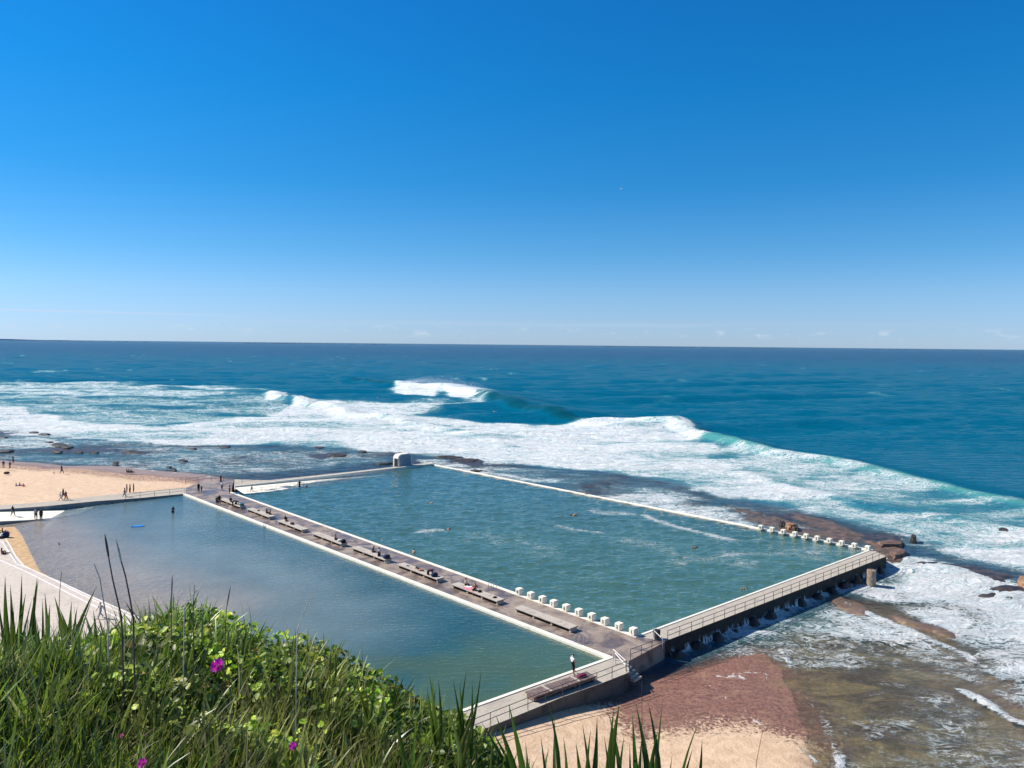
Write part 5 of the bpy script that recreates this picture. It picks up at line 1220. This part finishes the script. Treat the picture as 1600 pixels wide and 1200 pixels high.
tag(np_mesh('hill', np.stack([Xg.ravel(), Yg.ravel(), hill(Xg.ravel(), Yg.ravel())], 1), Fq, M['soil']), kind='structure')

def leaf_mat(name, rough=.42, trans=.38, spec=.5):
    t = NT(name); c = t.attr('tint').outputs['Color']
    n = t.noise(60, 3, .6); c1 = t.mix(t.math('MULTIPLY', t.ramp(n, .35, .7), .45), c, (.03, .045, .01))
    p = t.pbr(c1, rough, None, spec); tr = t.node('ShaderNodeBsdfTranslucent', {'Color': t.mix(.35, c1, (.22, .34, .03))}).outputs[0]
    return t.done(t.node('ShaderNodeMixShader', {0: trans, 1: p, 2: tr}).outputs[0])
M['strap'] = leaf_mat('strap_leaf', .33, .30, .5); M['leaf'] = leaf_mat('leaf', .5, .48, .35); M['broad'] = leaf_mat('glossy_leaf', .44, .36, .35)

def blades(base, az, lean, curve, length, width, tint, nseg=5, fold=.0):
    """ribbons: arrays (n,3),(n,)...; returns V,F,colour"""
    n = len(base); t = np.linspace(0, 1, nseg + 1); ang = lean[:, None] + curve[:, None] * t[None, :]
    ds = length[:, None] / nseg; hx = np.concatenate([np.zeros((n, 1)), np.cumsum(np.sin(ang[:, :-1]) * ds, 1)], 1); hz = np.concatenate([np.zeros((n, 1)), np.cumsum(np.cos(ang[:, :-1]) * ds, 1)], 1)
    P_ = base[:, None, :] + np.stack([hx * np.sin(az)[:, None], hx * np.cos(az)[:, None], hz], -1)
    tw = az + rng.normal(0, .9, n); side = np.stack([np.cos(tw), -np.sin(tw), np.zeros(n)], -1)
    w = width[:, None] * np.minimum(1, np.minimum(.55 + t * 2.2, (1 - t) * 2.1 + .04))[None, :] / 2
    L_ = P_ - side[:, None, :] * w[..., None]; R__ = P_ + side[:, None, :] * w[..., None]
    V = np.stack([L_, R__], 2).reshape(-1, 3); k = (nseg + 1) * 2
    b = (np.arange(n) * k)[:, None] + np.arange(nseg)[None, :] * 2
    F_ = np.stack([b, b + 1, b + 3, b + 2], -1).reshape(-1, 4)
    return V, F_, np.repeat(tint, k, 0)
def tints(n, cols, wts):
    cols = np.array(cols); i = rng.choice(len(cols), n, p=np.array(wts) / sum(wts)); c = cols[i] * rng.uniform(.65, 1.35, (n, 1))
    return np.concatenate([c, np.ones((n, 1))], 1)
def pxof(X, Y, Z):
    zz_ = Z - CAMH; d = Y * math.cos(PITCH) - zz_ * math.sin(PITCH); return 800 + FPX * X / d
GREENS = [(.19, .28, .02), (.29, .36, .03), (.055, .10, .02), (.40, .40, .055), (.50, .43, .19)]
def patch(c, X, Y):
    a = fbm(X * 2.2 + 5, Y * 2.2, 4, 51); b = fbm(X * 1.1 + 50, Y * 1.1 + 9, 3, 53); k = (.62 + 1.45 * sstep(.3, .7, a))[:, None]
    d = sstep(.56, .70, b)[:, None] * .6; c = c.copy(); c[:, :3] = c[:, :3] * k * (1 - d) + np.array([.30, .27, .10]) * k * d; return c
def scatter(n, y0=1.7, y1=5.15, xr=.85):
    Y = rng.uniform(y0, y1, n) ** 1.0; X = rng.uniform(-.78, .25, n) * Y * 1.05 + rng.uniform(-.1, .1, n); return X, Y
# fine grass
X, Y = scatter(52000); Z = hill(X, Y); px_ = pxof(X, Y, Z)
dens = fbm(X * 1.6 + 9, Y * 1.6, 3, 2); keep = (rng.random(len(X)) < np.clip(.25 + 1.5 * (dens - .25), .15, 1)) & (px_ < 860); X, Y, Z = X[keep], Y[keep], Z[keep]; n = len(X)
L_ = rng.uniform(.10, .30, n) * np.clip(1.25 - .10 * Y, .6, 1.1)
V1, F1, C1 = blades(np.stack([X, Y, Z - .02], 1), rng.normal(1.0, 1.5, n), np.abs(rng.normal(.15, .22, n)), rng.uniform(.1, 1.5, n), L_, rng.uniform(.0035, .0095, n), patch(tints(n, GREENS, (3, 3, 3, 1.5, 1.6)), X, Y), 4)
tag(np_mesh('grass', V1, F1, M['leaf'], {'tint': C1}), 'fine green grass covering the hillside in the foreground', 'grass', kind='stuff')
# broader strap leaves through the mass
nc = 800; cx_, cy_ = scatter(nc); kk = 16; X = np.repeat(cx_, kk) + rng.normal(0, .035, nc * kk); Y = np.repeat(cy_, kk) + rng.normal(0, .035, nc * kk); Z = hill(X, Y); px_ = pxof(X, Y, Z)
keep = (px_ < 850) & ((Y < 4.7) | (rng.random(len(X)) < .3)); X, Y, Z = X[keep], Y[keep], Z[keep]; n = len(X)
V1, F1, C1 = blades(np.stack([X, Y, Z - .02], 1), rng.uniform(-3.1, 3.1, n), np.abs(rng.normal(.12, .20, n)), rng.uniform(.05, 1.0, n), rng.uniform(.14, .36, n), rng.uniform(.010, .020, n), tints(n, [(.14, .23, .04), (.24, .33, .06), (.06, .105, .035), (.38, .36, .15)], (3, 2, 3, .5)), 6)
C1[:, :3] = patch(C1, V1[:, 0], V1[:, 1])[:, :3]
tag(np_mesh('strap_grass', V1, F1, M['strap'], {'tint': C1}), 'tufts of broader strap-like leaves mixed through the hillside grass', 'grass', kind='stuff')
# leafy creeper: rounded leaves heaped along the brow
n = 30000; X, Y = scatter(n, 2.2, 5.2); Z = hill(X, Y); px_ = pxof(X, Y, Z)
pat = fbm(X * 1.3 + 3, Y * 1.3 + 8, 4, 17); wgt = sstep(3.3, 4.6, Y + (pat - .5) * 2.0) * sstep(150, 260, px_ + (pat - .5) * 100) * 1.1 + sstep(.50, .64, pat) * .42 * (Y > 2.9)
keep = (rng.random(n) < wgt) & (px_ < 790); X, Y, Z = X[keep], Y[keep], Z[keep]; n = len(X)
hgt = .03 + .17 * rng.random(n) ** .7 * (.4 + 1.2 * fbm(X * 4, Y * 4, 3, 5)); ctr = np.stack([X, Y, Z + hgt], 1)
nr = np.stack([rng.normal(-.15, .55, n), rng.normal(-.25, .55, n), np.full(n, 1.0)], 1); nr /= np.linalg.norm(nr, axis=1)[:, None]
ta = np.cross(nr, rng.normal(size=(n, 3))); ta /= np.linalg.norm(ta, axis=1)[:, None]; tb = np.cross(nr, ta); rad = rng.uniform(.011, .025, n)
ring = [(-1.0, 0, 0), (-.55, .62, .14), (.25, .80, .20), (.95, .42, .10), (1.15, 0, -.05), (.95, -.42, .10), (.25, -.80, .20), (-.55, -.62, .14)]
Vr = np.stack([ctr + (ta * a + tb * b + nr * c) * rad[:, None] for a, b, c in ring] + [ctr], 1).reshape(-1, 3)
b9 = (np.arange(n) * 9)[:, None]; q4 = np.array([[8, 0, 1, 2], [8, 2, 3, 4], [8, 4, 5, 6], [8, 6, 7, 0]]); Fr = (b9[:, :, None] + q4[None]).reshape(-1, 4)
Cr = np.repeat(patch(tints(n, [(.18, .30, .015), (.30, .42, .025), (.07, .13, .02), (.44, .46, .05), (.50, .30, .05)], (4, 3, 2.5, .8, .15)), X + 9, Y), 9, 0)
tag(np_mesh('creeper', Vr, Fr, M['broad'], {'tint': Cr}, smooth=False), 'rounded bright green leaves of a creeper heaped along the brow of the hill', 'ground cover', kind='stuff')
# dark upright rushes at the left
X, Y = scatter(1500, 2.0, 4.9); Z = hill(X, Y); px_ = pxof(X, Y, Z); k_ = (px_ < 330) & (rng.random(len(X)) < sstep(360, 120, px_)); X, Y, Z = X[k_], Y[k_], Z[k_]; n = len(X)
V1, F1, C1 = blades(np.stack([X, Y, Z], 1), rng.uniform(-3.1, 3.1, n), np.abs(rng.normal(.10, .12, n)), rng.normal(.15, .2, n), rng.uniform(.20, .42, n), rng.uniform(.003, .007, n), tints(n, [(.025, .040, .015), (.05, .075, .02), (.10, .075, .045)], (3, 3, 2)), 5)
tag(np_mesh('rushes', V1, F1, M['leaf'], {'tint': C1}), 'dark thin upright rushes crowding the left of the hillside', 'rushes', kind='stuff')
# dry bent straw
X, Y = scatter(1900, 1.8, 5.1); Z = hill(X, Y); px_ = pxof(X, Y, Z); k_ = px_ < 840; X, Y, Z = X[k_], Y[k_], Z[k_]; n = len(X)
V1, F1, C1 = blades(np.stack([X, Y, Z + rng.uniform(0, .1, n)], 1), rng.uniform(-3.1, 3.1, n), np.abs(rng.normal(.5, .4, n)), rng.normal(.6, .8, n), rng.uniform(.10, .34, n), rng.uniform(.002, .006, n), tints(n, [(.58, .50, .34), (.38, .30, .17), (.20, .14, .09)], (3, 3, 2)), 5)
tag(np_mesh('straw', V1, F1, M['leaf'], {'tint': C1}), 'pale dry straws bent through the green grass', 'dry grass', kind='stuff')
# dead twigs
mb = MB()
for i in range(420):
    y_ = random.uniform(2.3, 5.2); x_ = random.uniform(-.74, .06) * y_; z_ = float(hill(np.array([x_]), np.array([y_]))[0])
    p = Vector((x_, y_, z_)); d = Vector((random.gauss(.2, .6), random.gauss(0, .5), 1)).normalized(); pts = [p]
    for k in range(4): d = (d + Vector((random.gauss(0, .25), random.gauss(0, .25), random.gauss(0, .15)))).normalized(); pts.append(pts[-1] + d * random.uniform(.035, .085))
    mb.tube(pts, [.0028, .0024, .002, .0016, .0008], 4, caps=False)
    if i % 2: mb.tube([pts[2], pts[2] + Vector((random.gauss(0, .05), random.gauss(0, .05), .05))], [.0016, .0007], 4, caps=False)
tag(mb.build('twigs', simple('dead_twig', (.16, .12, .09), .9, .3, 30)), 'thin grey dead twigs tangled in the hillside plants', 'twigs', kind='stuff')

# individual strap-leaved clumps
def clump(base, dist, tips, label, width=.020, tone=0, yspread=.12, extra=6, elen=.22):
    """base pixel and tip pixels surveyed on the photograph at the given distance"""
    bp = at_d(*base, dist); bp.z = float(hill(np.array([bp.x]), np.array([bp.y]))[0]) - .01; Vs, Fs, Cs = [], [], []; off = 0; cols = [(.040, .085, .025), (.10, .145, .035), (.23, .25, .10)][tone]
    items = [(at_d(tx, ty, dist + random.uniform(-yspread, yspread)) - bp, width * random.uniform(.8, 1.15)) for tx, ty in tips]
    for k in range(extra): items.append((Vector((random.gauss(0, .09), random.gauss(0, .09), elen * random.uniform(.6, 1.1))), width * .75))
    for d, w in items:
        w = w * min(1.7, max(1.0, d.length / .33))
        b0 = Vector((random.gauss(0, .018), random.gauss(0, .018), -.02)); N = 8; bow = Vector((random.gauss(0, .02), random.gauss(0, .02), 0)); L = d.length
        f = Vector((0, -1, 0)).lerp(Vector((random.gauss(0, .6), -1, 0)), .8).normalized(); sdv = d.normalized().cross(f); sdv = sdv.normalized() if sdv.length > .01 else Vector((1, 0, 0))
        cc = [q * random.uniform(.75, 1.3) for q in cols]
        for i in range(N + 1):
            t = i / N; p = b0.lerp(d, t) + bow * math.sin(math.pi * t) + Vector((d.x, d.y, 0)) * (-.18 * math.sin(math.pi * t)); ww = w / 2 * min(1, .5 + 1.6 * t) * min(1, (1 - t) * 2.2 + .03)
            keel = f * (-ww * .45)
            for q in (p - sdv * ww, p + keel, p + sdv * ww): Vs.append(tuple(q)); Cs.append((*[min(1, c * (1 + .25 * (t > .93) * 3)) for c in cc], 1))
        for i in range(N):
            for j in (0, 1): a = off + i * 3 + j; Fs.append((a, a + 1, a + 4, a + 3))
        off += (N + 1) * 3
    o = np_mesh('strap_leaf_plant', np.array(Vs), np.array(Fs), M['broad'], {'tint': np.array(Cs)}); o.location = bp
    return tag(o, label, 'plant', 'spiky strap-leaved plants on the hillside')
clump((24, 985), 4.3, [(8, 900), (-4, 930), (34, 897), (40, 928), (16, 914), (58, 902), (50, 935)], 'dark spiky plant at the far left edge against the pale terrace', extra=10)
clump((62, 992), 4.3, [(60, 905), (66, 935), (78, 945), (52, 930), (70, 925)], 'dark upright spiky plant second from the left edge')
clump((102, 992), 4.2, [(85, 931), (112, 939), (151, 916), (147, 926), (93, 950), (121, 947)], 'dark spiky plant whose longest leaf leans right below the walker')
clump((457, 1075), 4.3, [(436, 1000), (445, 1010), (459, 991), (474, 1012), (430, 1024)], 'dark upright leaf clump on the brow under the pale stalk', .018)
clump((508, 1062), 4.4, [(518, 1002), (524, 1016), (501, 1022)], 'short dark clump right of the pale stalk on the brow', .016)
clump((575, 1150), 3.9, [(548, 1052), (571, 1062), (601, 1074), (560, 1080), (588, 1068)], 'green leaf clump below the middle of the brow', .016, 1)
clump((600, 1108), 4.3, [(632, 1054), (656, 1064), (649, 1073)], 'clump with two thick pale leaves slanting to the right', .017, 1)
clump((688, 1150), 4.0, [(670, 1046), (685, 1062), (667, 1072), (701, 1090), (676, 1057)], 'clump of slim leaves standing against the green water, left one', .013, 1)
clump((722, 1152), 4.0, [(708, 1062), (729, 1047), (718, 1066), (752, 1048), (738, 1064), (746, 1085)], 'clump of slim leaves standing against the green water, right one', .012, 0)
clump((705, 1175), 3.9, [(748, 1098), (742, 1110), (700, 1110)], 'yellowish leaves slanting up in front of the near walkway end', .017, 2)
clump((838, 1225), 3.2, [(795, 1100), (752, 1128), (775, 1118), (768, 1140)], 'dark leaves leaning left across the foot of the near walkway', .017)
clump((866, 1240), 3.1, [(857, 1098), (867, 1116), (880, 1150), (845, 1150)], 'tall narrow clump leftmost on the orange sand', .015, 1)
clump((915, 1240), 3.1, [(910, 1131), (933, 1121), (923, 1140), (900, 1160)], 'spiky clump on the orange sand left of the densest one', .016)
clump((957, 1240), 3.0, [(951, 1114), (959, 1105), (968, 1099), (944, 1150), (975, 1150)], 'densest dark spiky clump in front of the orange sand', .019)
clump((1000, 1240), 3.0, [(988, 1114), (994, 1101), (1003, 1150), (984, 1160)], 'dark spiky clump just right of the densest one', .019)
clump((1022, 1240), 3.1, [(1013, 1098), (1035, 1099), (1028, 1140)], 'tall two-leaved spiky clump pointing at the dark red sand', .018)
clump((1062, 1240), 3.2, [(1097, 1156), (1093, 1124), (1082, 1170), (1050, 1180)], 'rightmost clump with leaves leaning right', .013)
clump((90, 1230), 2.7, [(60, 1080), (120, 1090), (40, 1120), (150, 1120), (95, 1060)], 'leafy clump low in the bottom left corner', .014, 1)
clump((640, 1235), 3.2, [(615, 1110), (650, 1120), (690, 1130), (600, 1150), (668, 1140)], 'green clump at the bottom middle of the hillside', .016, 1)
clump((760, 1235), 3.3, [(740, 1140), (770, 1150), (790, 1160), (725, 1160)], 'green clump at the bottom of the hill under the near walkway', .014, 1)
def stalk(pxs, dist, r, c, label, tip=None):
    pts = [at_d(a, b, dist) for a, b in pxs]; g0 = pts[0].copy(); g0.x += (pts[0].x - pts[1].x) * .4; g0.z = min(float(hill(np.array([g0.x]), np.array([g0.y]))[0]) - .02, pts[0].z - .02); pts = [g0] + pts; b0 = pts[0]; mb = MB(); k = len(pts)
    root = empty('dry_stalk', b0); tag(root, label, 'dry stalk', 'dry stalks above the plants')
    mb.tube([p - b0 for p in pts], [r * (1 - .45 * i / (k - 1)) for i in range(k)], 6); mb.build('stem', cmat(c), root)
    if tip:
        mb = MB(); t = pts[-1] - b0; d = (t - (pts[-2] - b0)).normalized(); mb.tube([t - d * .07, t - d * .035, t, t + d * .02], [r * .9, r * 1.3, r * .9, r * .2], 6); mb.build('seed_head', cmat(tip), root)
_k = {}
def cmat(c):
    if c not in _k: _k[c] = simple('dry_stalk_%d' % (len(_k) + 1), c, .8, .25, 40)
    return _k[c]
DK, PL = (.10, .07, .07), (.62, .56, .45)
stalk([(190, 965), (183, 935), (176, 905), (170, 872), (165, 842)], 3.0, .0036, DK, 'tallest dark dry stalk standing against the wading pool', DK)
stalk([(208, 965), (203, 935), (196, 900), (188, 872), (183, 850)], 3.0, .0036, DK, 'tall dry stalk with a pale tip right of the tallest one', PL)
stalk([(168, 975), (160, 930), (156, 904), (147, 881)], 3.2, .0034, PL, 'short pale curved stalk left of the two tall ones')
stalk([(268, 975), (268, 940), (269, 905)], 3.4, .0022, DK, 'thin dark stalk above the creeper heap', DK)
stalk([(302, 975), (302, 945), (304, 914)], 3.4, .0022, DK, 'second thin dark stalk on the creeper heap beside a slanting pale one')
stalk([(288, 950), (300, 930), (321, 910)], 3.4, .0026, PL, 'pale slanting straw on the creeper heap')
stalk([(352, 985), (354, 950), (359, 922)], 3.4, .0022, DK, 'thin dark stalk with a small head right of the slanting straw', DK)
stalk([(464, 985), (474, 958), (487, 928)], 3.3, .0024, PL, 'pale straight straw slanting right over the pool water')
stalk([(92, 965), (93, 930), (96, 893)], 3.6, .0020, DK, 'hair-thin stalk left of the short pale curved one')
stalk([(1180, 1240), (1182, 1190), (1192, 1140)], 3.2, .0016, DK, 'lone hair-thin stalk over the orange sand at the right')
stalk([(1004, 1240), (1003, 1150), (1003, 1066)], 3.2, .0016, DK, 'upright hair-thin stalk reaching the end of the near walkway')
def flower(px, py, dist, r, label, c=(.62, .02, .50), tilt=(.5, -.6)):
    p = at_d(px, py, dist); root = empty('pink_flower', p); tag(root, label, 'flower'); root.rotation_euler = (R(48), R(-12), 0)
    mb = MB()
    for lay, (k, rr, up) in enumerate(((22, 1.0, .30), (20, .88, .55), (16, .62, .85))):
        for i in range(k):
            a = i * 2 * math.pi / k + lay * .13 + random.uniform(-.07, .07); L = r * rr * random.uniform(.88, 1.08); d = Vector((math.cos(a), math.sin(a), 0)); s_ = Vector((-math.sin(a), math.cos(a), 0)) * r * .075
            u1 = d * L * .25 + Vector((0, 0, .12 * r)); u2 = d * L * .7 + Vector((0, 0, up * r * .7)); u3 = d * L + Vector((0, 0, up * r))
            mb.face([u1 - s_ * .6, u1 + s_ * .6, u2 + s_, u2 - s_]); mb.face([u2 - s_, u2 + s_, u3 + s_ * .3, u3 - s_ * .3])
    t = NT('petal'); pc = t.pbr(c, .5); tr = t.node('ShaderNodeBsdfTranslucent', {'Color': (*c, 1)}).outputs[0]; pm = t.done(t.node('ShaderNodeMixShader', {0: .4, 1: pc, 2: tr}).outputs[0])
    mb.build('petals', pm, root)
    mb = MB(); mb.tube([(0, 0, .05 * r), (0, 0, .2 * r), (0, 0, .32 * r)], [.26 * r, .24 * r, .1 * r], 10); mb.build('centre', simple('flower_centre', (.75, .55, .35), .8), root)
    mb = MB(); mb.tube([(0, 0, 0), (0, .2 * r, -.8 * r), (0, -1.0 * r, -4.5 * r)], [.16 * r, .12 * r, .1 * r], 6); mb.build('stem', simple('flower_stem', (.10, .16, .04), .6), root)
flower(341, 1041, 2.95, .029, 'vivid magenta daisy-like flower, largest one, in the middle of the hillside')
flower(458, 1166, 2.45, .014, 'half-closed magenta flower at the bottom centre of the hillside')
flower(223, 1193, 2.35, .017, 'magenta flower cut by the bottom edge of the view')
flower(190, 1150, 2.5, .009, 'small faded pink flower among grass above the bottom one', (.55, .16, .30))
